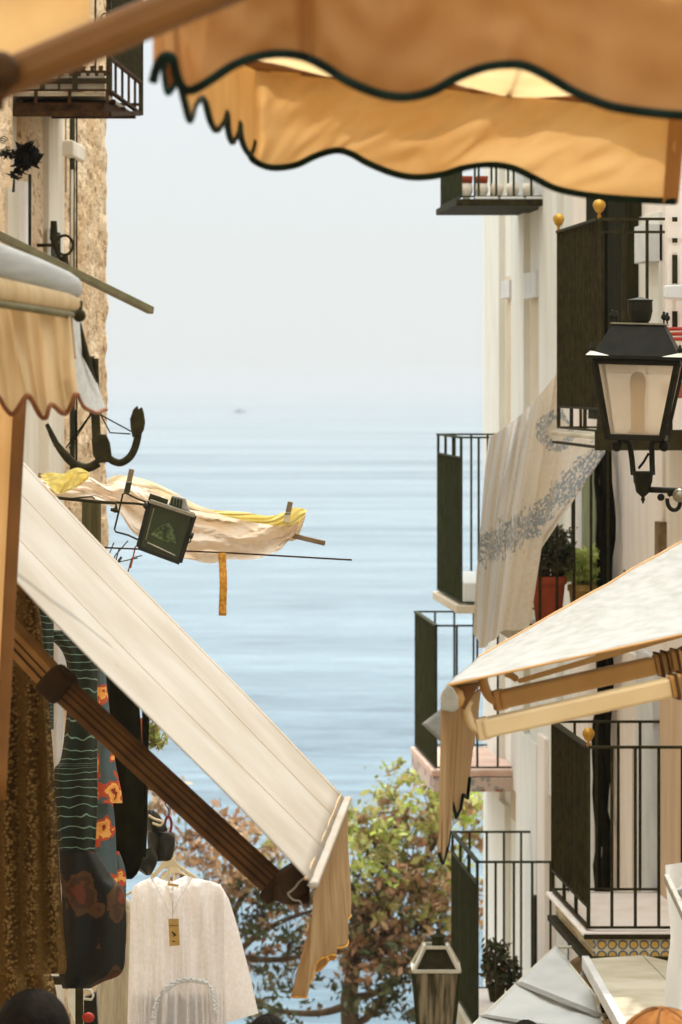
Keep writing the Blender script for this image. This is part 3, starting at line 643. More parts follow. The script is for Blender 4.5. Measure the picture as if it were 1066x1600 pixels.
# ------------------------------------------------------------------ right awning with folding arms
def awning_right():
    root = thing('folding_awning', P(1120, 1100, 9.6), 'white topped folding arm awning on the right with orange arms and ragged valance', 'awning')
    A = [(700, 1069, 9.0), (1150, 972, 9.3)]            # near edge: bar end, wall end
    B = [(748, 1028, 10.6), (1150, 800, 11.2)]          # far edge
    def top(u, v):
        a = pl(A, u); b = pl(B, u); x = a[0]+(b[0]-a[0])*v; y = a[1]+(b[1]-a[1])*v; d = a[2]+(b[2]-a[2])*v
        p = P(x, y, d); p.z += -.012*math.sin(PI*u)*1.5*math.sin(PI*v)+.004*nz(u*9, v*6); return p
    g = MB(); g.grid(top, 70, 30); g.build('canvas', 'canvas_white', root, smooth=True, th=.003)
    h = MB(); h.tube([P(A[0][0], A[0][1], 9.0)+(P(A[1][0], A[1][1], 9.3)-P(A[0][0], A[0][1], 9.0))*t+Vector((0, -.004, -.002)) for t in (0, .5, 1)], .004, 6)
    h.build('hem', 'alu_ochre', root); h = MB(); h.tube([top(t, 1)+Vector((0, 0, .002)) for t in [i/20 for i in range(21)]], .005, 6)
    h.build('hem', 'alu_ochre', root)
    # front bar with end cap
    f = MB(); f.tube([P(707, 1092, 9.04), P(746, 1052, 10.6)], .032, 10); f.build('front_bar', 'alu_ochre', root, smooth=True)
    c = MB().prism([(700, 1070), (709, 1076), (716, 1090), (717, 1108), (708, 1114), (690, 1110), (689, 1098), (694, 1078)], 8.99, .03); c.build('end_cap', 'fin_grey', root, bev=.003)
    f = MB().prism([(712, 1072), (752, 1066), (742, 1082), (726, 1110), (717, 1100)], 9.06, .02); f.build('bar_bracket', 'red_slat' if 0 else 'ochre_bar', root, bev=.003)
    # arms
    for k, (pts, dd, mm) in enumerate(((((752, 1139), (1046, 1074)), (9.12, 9.22), 'alu_cream'), (((779, 1094), (1022, 1040)), (9.9, 10.0), 'alu_ochre'))):
        a, b = P(*pts[0], dd[0]), P(*pts[1], dd[1]); arm = MB().bar(a, b, .05, .052).build('arm', mm, root, bev=.008)
        dv = (b-a).normalized()
        MB().bar(a-dv*.015, a+dv*.022, .036, .058).build('arm_end', mm, arm, bev=.004)
        j = MB(); j.bar(b+dv*.001, b+dv*.05, .042, .060); j.bar(b+dv*.05, b+dv*.085, .05, .066); j.build('joint', 'alu_ochre', arm, bev=.008)
        for kk in (.014, .036, .066):
            MB().bar(b+dv*kk-Vector((0, .001, 0)), b+dv*(kk+.005)-Vector((0, .001, 0)), .072, .071).build('strap', 'arm_brown', arm)
        e = b+dv*.086; MB().bar(e, e+Vector((.42, .25, .20 if k else .03)), .05, .06).build('upper_arm', 'ochre_bar', arm, bev=.008)
        hk = [(pts[0][0]+12, pts[0][1]+3), (pts[0][0]-6, pts[0][1]), (pts[0][0]-18, pts[0][1]-12), (pts[0][0]-24, pts[0][1]-32), (pts[0][0]-20, pts[0][1]-45)]
        MB().tube([P(x, y, dd[0]-.005) for x, y in smoothcurve(hk, 12)], [.014]*13, 8).build('hook', 'alu_cream' if not k else 'alu_ochre', arm, smooth=True)
    # inner hanging strip of the far hem
    g = MB(); g.prism([(806, 1062), (1066, 984), (1150, 955), (1150, 968), (1066, 996), (812, 1068)], 10.2, .004); g.build('inner_hem', 'ochre_pale', root)
    g = MB().tube([P(808, 1062, 10.1), P(800, 1056, 10.1), P(790, 1052, 10.1)], .01, 8); g.build('hem_rod', 'alu_ochre', root)
    # valance seen end-on: two hanging folds
    def val(u, v, bot, topy, x0, x1, d0, d1, amp):
        xs = x0+(x1-x0)*u; b = pl(bot, u)
        y = topy(u)+(b[1]-topy(u))*v; x = xs+(b[0]-xs)*v; d = d0+(d1-d0)*u
        return P(x, y, d+amp*math.sin(u*14)*(.3+v))
    g = MB(); g.grid(lambda u, v: val(u, v, [(686, 1335), (692, 1348), (698, 1330), (705, 1290)], lambda u: 1098+4*u, 690, 716, 9.0, 9.4, .03), 24, 24)
    o = g.build('valance', 'canvas_tan', root, smooth=True, th=.003)
    g = MB(); g.grid(lambda u, v: val(u, v, [(708, 1250), (713, 1276), (720, 1262), (724, 1240), (731, 1245), (733, 1215)], lambda u: 1100-25*u, 716, 752, 9.4, 10.6, .04), 30, 24)
    g.build('valance', 'canvas_tan', root, smooth=True, th=.003)
    t = MB(); t.tube([P(x, y, 9.45+i*.1) for i, (x, y) in enumerate([(707, 1252), (713, 1278), (720, 1264), (724, 1242), (731, 1247), (734, 1216)])], .005, 6)
    t.tube([P(686, 1333, 9.0), P(692, 1349, 9.1), P(698, 1331, 9.25), (P(704, 1300, 9.35))], .005, 6); t.build('trim', 'trim_dark', root)
    MB().bar(P(1150, 972, 9.3)+Vector((0, -.1, .02)), P(1150, 800, 11.2)+Vector((0, .1, .02)), .12, .14).build('cassette', 'bar_white', root, bev=.02)
    # wall brackets carrying the cassette back to the facade
    q = MB()
    for (x, y, d) in ((1150, 960, 9.5), (1150, 812, 11.0)):
        a = P(x, y, d); q.bar(a, Vector((R(d, WW, 0).x, d, a.z+.0)), .05, .05)
    q.build('wall_bracket', 'iron', root)
awning_right()
# small white awning corner further down the lane
g = MB(); g.grid(lambda u, v: P(*[a+(b-a)*v for a, b in zip(pl([(659, 1131), (694, 1104)], u), pl([(688, 1158), (735, 1140)], u))], 24.6+u*.4+v*.1), 8, 6)
o = g.build('awning', 'canvas_white', None, smooth=True, th=.006); tag(o, 'small white awning corner just left of the ragged tan valance', 'awning')
q = MB(); q.bar(P(694, 1104, 25.0), Vector((R(25, 2.84, 0).x, 25.1, Z(1120, 25))), .02, .02); q.build('arm', 'bar_white', o)

# ------------------------------------------------------------------ top foreground canopy
def canopy():
    root = thing('canopy', P(650, 110, 6.3), 'big ochre canvas canopy with dark green scalloped trim hanging across the top', 'awning')
    wave = [(239, 128), (247, 100), (258, 88), (270, 92), (276, 118), (286, 138), (300, 141), (325, 128), (365, 102), (405, 88), (440, 84), (475, 89), (505, 103), (545, 128), (590, 146), (632, 152), (675, 143), (715, 121), (755, 106), (790, 101), (820, 103), (855, 119), (900, 145), (950, 165), (1000, 174), (1060, 180), (1130, 182)]
    N1 = 130
    def edgeA(u): return cr(wave, u)
    def A(u, v):
        x, y = edgeA(u); yt = -170
        d = 5.4+.02*math.sin(u*30+v*2)+.02*nz(u*20, v*5)+.03*math.exp(-((u-.42-.01*v)/.012)**2)*v
        xx = x+(.0)*(1-v)
        return P(xx, yt+(y-yt)*v, d)
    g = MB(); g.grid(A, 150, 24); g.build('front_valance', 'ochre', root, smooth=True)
    t = MB(); t.tube([A(i/N1, 1)+Vector((0, -.003, 0)) for i in range(N1+1)], .0075, 8); t.build('trim', 'trim_dark', root, smooth=True)
    # teal loop strip at the left corner
    lp = [(262, 92), (256, 108), (258, 132), (262, 146), (270, 138), (277, 122)]
    g = MB().add([P(x, y, 5.44) for x, y in lp], [tuple(range(len(lp)))]); g.build('scallop', 'ochre', root, th=.003)
    t = MB().tube([P(x, y, 5.43) for x, y in smoothcurve(lp, 18)], .005, 6); t.build('trim', 'trim_green', root, smooth=True)
    # side valance with foreshortened scallops
    side = [(284, 140), (290, 165), (297, 188), (303, 168), (312, 155), (320, 158), (329, 190), (338, 203), (348, 192), (354, 176), (357, 205), (363, 222), (370, 210), (374, 192), (377, 215), (384, 234), (392, 240), (397, 222)]
    def Sd(u, v):
        x, y = cr(side, u); xt = 290+(400-290)*u; yt = 60+u*50; return P(xt+(x-xt)*v**.6, yt+(y-yt)*v, 5.45+1.7*u)
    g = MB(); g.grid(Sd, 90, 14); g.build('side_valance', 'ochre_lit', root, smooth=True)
    t = MB(); t.tube([Sd(i/90, 1) for i in range(91)], .0065, 6); t.build('trim', 'trim_dark', root, smooth=True)
    # back valance
    wb = [(388, 236), (396, 250), (415, 260), (437, 262), (465, 257), (495, 243), (525, 235), (548, 240), (575, 255), (615, 271), (650, 277), (690, 273), (725, 262), (760, 257), (800, 262), (835, 278), (870, 295), (920, 305), (980, 311), (1056, 315)]
    def Bk(u, v):
        x, y = cr(wb, u); xt = 384+u*672; yt = 108+pl([(0, 0), (0, 8), (0, 22), (0, 34), (0, 44), (0, 56), (0, 75)], u)[1]
        fold = .03*math.sin(u*9+1)*v+.03*nz(u*8, v*1.6+2)+.008*nz(u*26+v*3, v*3)+.03*math.exp(-((u-.03-.05*v)/.03)**2)
        px = 7.15+fold*1.3
        return P(xt+(x-xt)*v, yt+(y-yt)*v, px)
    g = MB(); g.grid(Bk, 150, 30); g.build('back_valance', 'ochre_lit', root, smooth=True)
    t = MB(); t.tube([Bk(i/140, 1)+Vector((0, -.002, 0)) for i in range(141)], .007, 8); t.build('trim', 'trim_dark', root, smooth=True)
    MB().add([P(1046, 178, 7.13), P(1072, 182, 7.13), P(1060, 318, 7.13), P(1036, 316, 7.13)], [(0, 1, 2, 3)]).build('valance_seam', 'ochre', root, th=.004)
    q = MB(); q.tube([P(340, 95, 7.2), P(440, 108, 7.2), P(900, 152, 7.2), P(1120, 180, 7.2)], .014, 8); q.tube([P(380, 104, 7.16), P(700, 138, 7.16), P(1120, 172, 7.16)], .006, 6); q.build('back_rail', 'ochre_bar', root, smooth=True)
    # roof sheet
    def Rf(u, v):
        x0 = P(330, -40, 5.4); x1 = P(1180, -40, 5.4); y0 = P(340, 96, 7.2); y1 = P(1180, 186, 7.2)
        a = x0.lerp(x1, u); b = y0.lerp(y1, u); p = a.lerp(b, v); p.z += .01*math.sin(u*20)-.03*math.sin(PI*v); return p
    g = MB(); g.grid(Rf, 40, 10); g.build('roof_canvas', 'ochre_pale', root, smooth=True)
    t = MB().bar(P(815, 60, 6.4), P(795, 150, 7.15), .012, .004); t.build('seam', 'ochre_bar', root)
    # crossing bar and joint at the left
    a, b = P(-20, 134, 4.9), P(420, -50, 4.7)
    q = MB().bar(a, b, .05, .052); q.build('cross_bar', 'ochre_bar', root, bev=.015)
    q = MB(); q.ball(P(0, 112, 4.84), .027, 14, (1, 1, 1.1)); q.tube([P(-6, 120, 4.84), P(-16, 170, 4.84)], .018, 8); q.build('joint', 'iron_rust', root, smooth=True)
    g = MB(); g.grid(lambda u, v: P(-90+u*230, -120+(190-u*95*1.6+120)*v, 5.3+.02*math.sin(u*6)+.01*math.sin(v*9)), 20, 14); g.build('corner_canvas', 'ochre_lit', root, smooth=True)
canopy()
# ochre flap hanging at the left edge
g = MB(); g.grid(lambda u, v: P(-70+u*(112-34*v), 610+v*640, 8.75-.1*u+.05*math.sin(u*7)), 16, 20)
o = g.build('canvas_flap', 'ochre_lit', None, smooth=True); tag(o, 'blurred ochre canvas flap hanging down the left edge under the scalloped awning', 'canvas flap')
g = MB(); g.grid(lambda u, v: P(22+u*20-v*(33), 610+v*640, 8.58), 4, 14); g.build('hem', 'ochre_bar', o, smooth=True, th=.006)

# ------------------------------------------------------------------ rolled awning upper left
def awning_roll():
    root = thing('rolled_awning', P(40, 640, 8.2), 'blurred cream awning cassette with beige scalloped valance at the left edge', 'awning')
    d0 = 8.0
    q = MB()
    def ring(px, py, d, r):
        return [P(px, py, d)+Vector((0, math.cos(a)*r*1.1, math.sin(a)*r)) for a in [2*PI*k/18 for k in range(18)]]
    def taper(st, name, m):
        q = MB(); vs = []; fs = []
        for s_ in st: vs += ring(*s_)
        for i in range(len(st)-1):
            for k in range(18): fs.append((i*18+k, i*18+(k+1) % 18, (i+1)*18+(k+1) % 18, (i+1)*18+k))
        fs.append(tuple((len(st)-1)*18+k for k in range(18))); q.add(vs, fs); return q.build(name, m, root, smooth=True)
    taper([(-220, 335, 7.4, .050), (0, 408, 7.95, .042), (60, 427, 8.1, .037), (108, 444, 8.22, .030), (124, 450, 8.26, .022), (128, 452, 8.27, .010)], 'cassette', 'canvas_white')
    taper([(-220, 398, 7.38, .034), (0, 452, 7.93, .028), (60, 464, 8.08, .026), (108, 472, 8.2, .021), (122, 474, 8.24, .014), (125, 475, 8.25, .006)], 'front_rail', 'canvas_beige')
    MB().tube([P(-200, 432, 7.4), P(0, 475, 7.92), P(60, 484, 8.06), P(112, 492, 8.2)], .009, 8).build('gutter', 'alu_olive', root, smooth=True)
    bw = [(-200, 645)]; x = -200
    bot = []
    xs = [-115, -92, -72, -50, -28, -8, 10, 22, 40, 48, 62, 72, 80, 98, 108, 117, 122]
    ys = [640, 612, 640, 612, 642, 615, 640, 646, 620, 622, 648, 652, 632, 646, 640, 618, 617]
    bot = list(zip(xs, ys))
    def V(u, v):
        b = cr(bot, u); xt = -115+u*225; yt = 445+u*45
        f = .022*math.sin(u*30+v*1.5)+.012*nz(u*12, v*2)
        return P(xt+(b[0]-xt)*v, yt+(b[1]-yt)*v, 8.0+.2*u+f)
    g = MB(); g.grid(V, 110, 24); g.build('valance', 'canvas_beige', root, smooth=True)
    t = MB(); t.tube([V(i/110, 1) for i in range(111)], .006, 6); t.build('trim', 'trim_red', root, smooth=True)
    # white return piece at the right end
    ret = [(122, 618), (130, 634), (142, 642), (152, 645), (160, 641), (166, 640)]
    def W(u, v):
        b = cr(ret, u); t0 = pl([(109, 492), (118, 495), (128, 498)], u)
        xm = pl([(122, 0), (133, 0), (146, 0)], u)[0]; x = t0[0]+(b[0]-t0[0])*v**1.3; y = t0[1]+(b[1]-t0[1])*v
        return P(x, y, 8.3+.9*u+.03*math.sin(u*12)*v)
    g = MB(); g.grid(W, 30, 24); g.build('side_return', 'canvas_white', root, smooth=True)
    t = MB(); t.tube([W(i/30, 1) for i in range(31)], .005, 6); t.tube([W(0, i/10*.55) for i in range(11)], .006, 6); t.build('trim', 'trim_red', root, smooth=True)
    q = MB(); q.ball(P(124, 493, 8.3), .016); q.tube([P(126, 470, 8.3), P(123, 496, 8.3)], .007, 6); q.build('end_bracket', 'iron', root, smooth=True)
    MB().tube([P(126, 505, 8.7), P(134, 555, 8.8), P(151, 597, 9)], [.002, .010, .002], 6).build('pull_cord', 'iron', root, smooth=True)
    q = MB().bar(P(-30, 354, 9.3), P(236, 485, 10.1), .022, .022); o = q.build('awning_rod', 'alu_olive', None, bev=.003); tag(o, 'olive metal rod sticking out over the lane above the cream awning', 'rod')
awning_roll()

# ------------------------------------------------------------------ left building
WL = -3.0
def SL(px): return -WL*F/(790-px)
leftb = thing('building', L(23, WL, GZ(26)), 'old stone and plaster building at the left with a carved balcony', 'building')
MB().fbox(L, 14.5, 23.5, WL-5, WL, GZ(26), Z(-1000, 22)).build('wall', 'plaster_white', leftb)
MB().fbox(L, 5.0, 14.45, WL-5, WL-.02, GZ(16), Z(-1000, 12)).build('wall', 'plaster_beige', leftb)
g = MB()
def st(u, v):
    s_ = 23.52+2.48*min(1, u*1.25); z = GZ(26)+(Z(-1000, 22)-GZ(26))*v; w_ = WL
    if u > .8: w_ = WL-(u-.8)*12
    k = .018*nz(s_*3, z*4, w_*3)+.016*nz(s_*8, z*8)
    return L(s_+(k if u > .8 else 0), w_+k, z)
g.grid(st, 90, 420); g.build('stone_quoins', 'stone', leftb, smooth=True)
def lstrip_(name, x0, x1, y0, y1, pro, m, bev=.004):
    s0, s1 = SL(x0), SL(x1); sm = (s0+s1)/2
    return MB().fbox(L, s0, s1, WL-.02, WL+pro, Z(y1, sm), Z(y0, sm)).build(name, m, leftb, bev=bev)
lstrip_('wall_panel', -40, 12, -60, 560, .03, 'stone'); lstrip_('wall_panel', 26, 60, -60, 620, .03, 'stone'); lstrip_('pilaster', 62, 84, -60, 860, .06, 'plaster_white')
lstrip_('pilaster', 0, 17, 295, 400, .05, 'plaster_tan'); lstrip_('pilaster', 24, 35, 285, 430, .06, 'plaster_pink')
def lpipe(name, px, y0, y1, r, m, pro=.07):
    s_ = SL(px); return MB().tube([L(s_, WL+pro, Z(y0, s_)), L(s_, WL+pro, Z(y1, s_))], r, 10).build(name, m, leftb, smooth=True)
lpipe('drainpipe', 92, -300, 760, .018, 'iron_green', .09); lpipe('cable', 99, 60, 760, .006, 'cloth_black', .09); lpipe('cable', 86.5, -300, 300, .005, 'fin_grey')
lpipe('drainpipe', 21, 272, 402, .010, 'iron', .10); lpipe('conduit', 89, 265, 420, .009, 'plaster_white', .1)
s_ = SL(94); MB().fbox(L, SL(84), SL(103), WL+.05, WL+.13, Z(248, s_), Z(224, s_)).build('pipe_clamp', 'plaster_white', leftb, bev=.01)
for (xa, ya, xb, yb) in ((104, 640, 106, 740), (109, 640, 104, 730)):
    s_ = SL(104); MB().tube([L(s_, WL+.06, Z(ya, s_)), L(s_+.05, WL+.06, Z(yb, s_))], .005, 6).build('cable', 'cloth_black', leftb)
# small louvre vent
s_ = SL(67); o = MB().fbox(L, SL(60), SL(76), WL+.058, WL+.075, Z(408, s_), Z(358, s_)).build('vent', 'plaster_far', leftb)
q = MB()
for k in range(6): a = SL(60+k*2.7+1); q.fbox(L, a, a+.025, WL+.0755, WL+.082, Z(405, s_), Z(361, s_))
q.build('slot', 'iron_green', o)
# carved balcony
bs0, bs1, bwf = 20.9, 22.75, -2.4
zs = Z(133, 20.9)
zs = Z(140, bs0); zm = Z(88, bs0)
bal = MB().fbox(L, bs0+.02, bs1-.02, WL, bwf-.03, zs-.035, zs-.012).build('balcony', 'plaster_tan', leftb)
bal['label'] = 'dark iron balcony with drop-shaped cutouts and scrolls'
q = MB()
for (a, c) in (((bs0, WL), (bs0, bwf)), ((bs0, bwf), (bs1, bwf)), ((bs1, bwf), (bs1, WL))): q.bar(L(*a, zs-.003), L(*c, zs-.003), .03, .014)
zl0, zl1 = Z(183, bs0), Z(179, bs1)
q.hexa([L(bs0+.03, WL, zl0+.01), L(bs0+.03, bwf-.03, zl0), L(bs1, bwf, zl1), L(bs1, WL, zl1), L(bs0+.03, WL, zs-.075), L(bs0+.03, bwf-.03, zs-.075), L(bs1, bwf, zs-.015), L(bs1, WL, zs-.015)])
for t in (0, .28, .62, 1): q.bar(L(bs0+.01, WL+.6*t-.01, zs-.08), L(bs0+.01, WL+.6*t-.01, zs-.01), .02, .02, (0, 1, 0))
for t in (.2, .5, .8): q.bar(L(bs0+(bs1-bs0)*t, WL, zs-.045), L(bs0+(bs1-bs0)*t, bwf, zs-.045), .03, .03)
q.bar(L(bs0, WL, zl0+.02), L(bs0, bwf, zl0+.02), .03, .03); q.bar(L(bs0, bwf, zl0+.02), L(bs1, bwf, zl1+.01), .03, .03)
q.build('floor_frame', 'iron_rust', bal)
q = MB()
for t in [i/5 for i in range(6)]: q.bar(L(bs0+(bs1-bs0)*t, bwf, zs), L(bs0+(bs1-bs0)*t, bwf, zm), .016, .016, (0, 1, 0))
q.bar(L(bs0, bwf, zm), L(bs1, bwf, zm), .03, .016); q.build('lower_rail', 'iron_rust', bal)
q = MB()
for t in [i/18 for i in range(19)]: q.tube([L(bs0+(bs1-bs0)*t, bwf, zm), L(bs0+(bs1-bs0)*t, bwf, zs+1.1)], .009, 6)
q.bar(L(bs0, bwf, zs+1.1), L(bs1, bwf, zs+1.1), .05, .03); q.build('railing', 'iron', bal)
for s_ in (bs0, bs1):
    q = MB()
    for t in (.0, .33, .5, .66, 1): q.bar(L(s_, WL+.6*t, zs), L(s_, WL+.6*t, zs+1.1), .012 if t == .5 else .03, .03, (0, 1, 0))
    q.bar(L(s_, WL, zs+1.1), L(s_, bwf, zs+1.1), .05, .03); q.bar(L(s_, WL, zs+.06), L(s_, bwf, zs+.06), .02, .02)
    q.build('railing', 'iron', bal)
def scroll(mb, c, r, sgn, Fr_s, turns=1.6):
    pts = []
    for k in range(26):
        a = PI*.5+sgn*(-1)*k/25*turns*2*PI; rr = r*(1-k/25*.8); pts.append(c+Vector((math.cos(a)*rr, 0, math.sin(a)*rr)))
    mb.tube(pts, .0065, 6)
q = MB()
for (x, y) in ((127, 24), (165, 26), (100, 26), (23, 72), (48, 72)):
    sg = 1 if x in (127, 100, 23) else -1
    scroll(q, P(x, y, bs0-.02), .045, -sg, None, 1.4)
    q.tube([P(x+12*sg*-1, y+4, bs0-.02), P(x-14*sg, y+16, bs0-.02)], .0065, 6)
q.build('scrollwork', 'iron', bal, smooth=True)
q = MB(); hz = []
def heart(cx, cy, r):
    for a0 in (1, -1):
        pts = []
        for k in range(12):
            a = PI*.5-a0*k/11*PI*1.25; pts.append(P(cx+a0*r*.55+r*.6*math.cos(a), cy-r*.6*math.sin(a), bs0-.01))
        pts.append(P(cx, cy+r*1.6, bs0-.01)); q.tube(pts, .010, 6)
for i in range(6): heart(97+i*13.5 if i else 96, 108, 6.5)
q.bar(P(18, 129, bs0-.01), P(168, 129, bs0-.01), .008, .012); q.build('cutout_frieze', 'iron_rust', bal, smooth=True)
MB().prism([(30, 112), (164, 112), (164, 139), (30, 139)], bs0+.03, .01).build('frieze_back', 'plaster_tan', bal)
# iron ring
q = MB(); s_ = 21.9; c = P(101, 383, s_)
q.tube([c+Vector((math.cos(a)*.052, 0, math.sin(a)*.062)) for a in [2*PI*k/20 for k in range(21)]], .009, 8)
q.tube([P(84, 345, s_), P(84, 372, s_), P(92, 400, s_), P(102, 418, s_)], [.02, .026, .012, .02], 8); q.tube([P(101, 400, s_), P(102, 420, s_)], [.022, .028], 8)
q.tube([c+Vector((-.03, 0, 0)), L(s_, WL, c.z)], .012, 6)
tag(q.build('wall_ring', 'iron', smooth=True), 'black iron ring and hook on the stone wall above the cream awning', 'iron ring')
# withered clump
t = thing('withered_plant', P(35, 290, 20.3), 'dark withered clump of leaves hanging from the stone wall under the carved balcony', 'plant')
b = MB(); random.seed(3)
leaves(b, 170, blob(P(42, 245, 20.2), (.055, .05, .075)), .08); leaves(b, 40, blob(P(18, 240, 20.2), (.06, .05, .03)), .05); leaves(b, 16, blob(P(26, 266, 20.2), (.04, .03, .05)), .07)
b.build('foliage', 'hair_dark', t)
q = MB(); q.tube([P(-60, 250, 20.2), P(0, 242, 20.2), P(30, 240, 20.2), P(42, 250, 20.2)], .01, 6); q.tube([P(23, 262, 20.2), P(21, 300, 20.2)], [.003, .010], 6)
for k in range(4): q.tube([P(0+math.cos(a)*9+k*2, 228+math.sin(a)*(6+k*3), 20.2) for a in [i*.35 for i in range(17)]], .003, 5)
q.build('stem', 'iron_green', t)
# ------------------------------------------------------------------ anchor
def anchor():
    d = 19.5
    t = thing('anchor', P(158, 560, d), 'black iron anchor hanging on cords beside the stone corner', 'anchor')
    q = MB()
    lf = [(74, 666), (84, 687), (100, 709), (118, 726), (137, 731), (154, 723)]; q.tube([P(x, y, d) for x, y in smoothcurve(lf, 20)], [.008+.018*min(1, i/9) for i in range(21)], 8)
    rt = [(166, 712), (176, 720), (189, 723), (202, 715), (210, 702), (215, 684), (216, 672)]; q.tube([P(x, y, d) for x, y in smoothcurve(rt, 20)], [.022]*21, 8)
    q.prism([(143, 686), (152, 678), (165, 679), (171, 692), (174, 714), (170, 722), (152, 724), (145, 710)], d-.03, .06)
    q.prism([(204, 668), (203, 655), (208, 640), (214, 634), (216, 640), (221, 636), (224, 645), (226, 660), (224, 672), (218, 682), (212, 680), (207, 684)], d-.035, .07)
    q.tube([P(151, 690, d), P(149, 645, d), P(147, 560, d)], .026, 8)
    q.prism([(70, 664), (75, 661), (92, 692), (100, 712), (94, 708), (84, 697)], d-.02, .04)
    q.build('body', 'iron', t, bev=.006, smooth=False)
    q = MB()
    for pts in ([(147, 640), (108, 700)], [(141, 648), (103, 700)], [(157, 648), (205, 674)], [(158, 649), (172, 676), (204, 678)], [(147, 560), (141, 648)], [(147, 560), (158, 649)]): q.tube([P(x, y, d-.035) for x, y in pts], .0045, 6)
    q.build('cord', 'cloth_black', t)
    q = MB(); q.tube([P(147, 562, d), P(20, 560, d), L(d, WL, Z(560, d))], .02, 8); q.build('wall_bracket', 'iron', t)
anchor()

# ------------------------------------------------------------------ laundry over rods, clothes pegs, strap
d = 15.6
q = MB(); q.bar(P(60, 742, d+.1), P(508, 849, d), .022, .022)
ro = q.build('laundry_pole', 'wood_grey', bev=.003); tag(ro, 'grey wooden pole carrying the cream laundry over the lane', 'pole')
q2 = MB(); q2.tube([P(20, 845, d-.25), P(170, 856, d-.25), P(360, 864, d-.25), P(550, 875, d-.25)], .0042, 6)
tag(q2.build('thin_rod', 'iron_rust'), 'thin dark rod crossing in front of the green floodlight', 'rod')
def laundry():
    top = [(60, 748), (100, 742), (135, 744), (165, 756), (200, 752), (240, 768), (290, 794), (340, 802), (390, 808), (430, 812), (455, 808), (468, 806)]
    bot = [(70, 775), (110, 782), (150, 782), (185, 800), (215, 838), (262, 862), (305, 878), (345, 876), (390, 874), (430, 863), (452, 846), (466, 822)]
    def fn(u, v):
        a = cr(top, u); b = cr(bot, u)
        fold = .04*math.sin(v*10+u*9+2*nz(u*4, 3))+.045*nz(u*9, v*5)+.016*math.sin(v*21-u*14+3*nz(u*6, v))
        return P(a[0]+(b[0]-a[0])*v, a[1]+(b[1]-a[1])*v+5*nz(u*14, v*3+4), d-.03+fold-.05*v+.018*abs(nz(u*24+v*9, v*10))+.012*nz(u*50, v*14))
    g = MB(); g.grid(fn, 220, 60); o = g.build('laundry_cloth', 'towel_pink', None, smooth=True); tag(o, 'pale pinkish cream sheet bunched along the pole behind the floodlight', 'laundry')
    t2 = [(165, 752), (180, 743), (205, 744), (235, 752), (270, 768), (300, 785), (330, 796), (370, 800), (410, 806), (440, 806), (455, 795), (475, 794)]
    b2 = [(180, 765), (205, 770), (230, 785), (265, 800), (300, 812), (340, 822), (370, 828), (400, 830), (430, 835), (450, 845), (465, 840), (478, 806)]
    g = MB(); g.grid(lambda u, v: P(*[a+(b-a)*v for a, b in zip(cr(t2, u), cr(b2, u))], d+.05+.03*math.sin(v*8+u*11)+.02*nz(u*9, v*3)), 100, 20)
    o = g.build('laundry_cloth', 'towel_cream', None, smooth=True); tag(o, 'golden cream towel hung behind the pale sheet on the pole', 'laundry')
    t3 = [(330, 797), (380, 800), (420, 806), (445, 800), (462, 793), (480, 797)]; b3 = [(350, 806), (390, 815), (420, 820), (440, 822), (465, 818), (472, 812)]
    g = MB(); g.grid(lambda u, v: P(*[a+(b-a)*v for a, b in zip(cr(t3, u), cr(b3, u))], d-.10+.02*math.sin(v*8+u*15)), 50, 10)
    o = g.build('laundry_cloth', 'towel_yellow', None, smooth=True); tag(o, 'yellow cloth edge folded at the outer end of the laundry pole', 'laundry')
    t3 = [(62, 742), (80, 738), (100, 740), (112, 733), (125, 731), (139, 738)]; b3 = [(75, 758), (90, 772), (98, 770), (115, 764), (128, 756), (138, 748)]
    g = MB(); g.grid(lambda u, v: P(*[a+(b-a)*v for a, b in zip(cr(t3, u), cr(b3, u))], d-.14+.03*math.sin(v*5+u*12)+.02*nz(u*6, v*5)), 40, 16)
    o = g.build('laundry_cloth', 'towel_yellow', None, smooth=True); tag(o, 'crumpled yellow cloth at the wall end of the laundry pole below the anchor', 'laundry')
laundry()
def peg(a, b, label, m1, m2):
    t = thing('clothes_peg', P(*b, d-.12), label, 'clothes peg', 'wooden clothes pegs')
    A_, B_ = P(*a, d-.12), P(*b, d-.12); mid = A_.lerp(B_, .55)
    MB().bar(A_, mid, .024, .014, (0, 1, 0)).build('leg', m1, t, bev=.002)
    MB().bar(mid, B_, .026, .018, (0, 1, 0)).build('leg', m2, t, bev=.002)
    MB().tube([mid+Vector((-.014, -.01, 0)), mid+Vector((.014, -.01, 0))], .005, 8).build('spring', 'steel', t)
peg((206, 733), (198, 770), 'brown wooden peg upright at the wall side of the floodlight', 'wood_grey', 'iron_green')
peg((454, 784), (447, 816), 'pale wooden peg upright at the outer end of the laundry', 'wood_grey', 'hanger_cream')
g = MB(); g.grid(lambda u, v: P(341+u*12+v*2*math.sin(v*5)+3*v, 864+v*98, d-.27+.01*math.sin(v*9)), 3, 14)
tag(g.build('strap', 'strap', None, smooth=True, th=.002), 'mottled yellow strap dangling below the thin rod', 'strap')
g = MB(); g.bar(P(212, 853, d-.24), P(204, 888, d-.24), .018, .006); tag(g.build('cloth_tie', 'terracotta'), 'short reddish tie hanging below the floodlight bracket', 'strap')

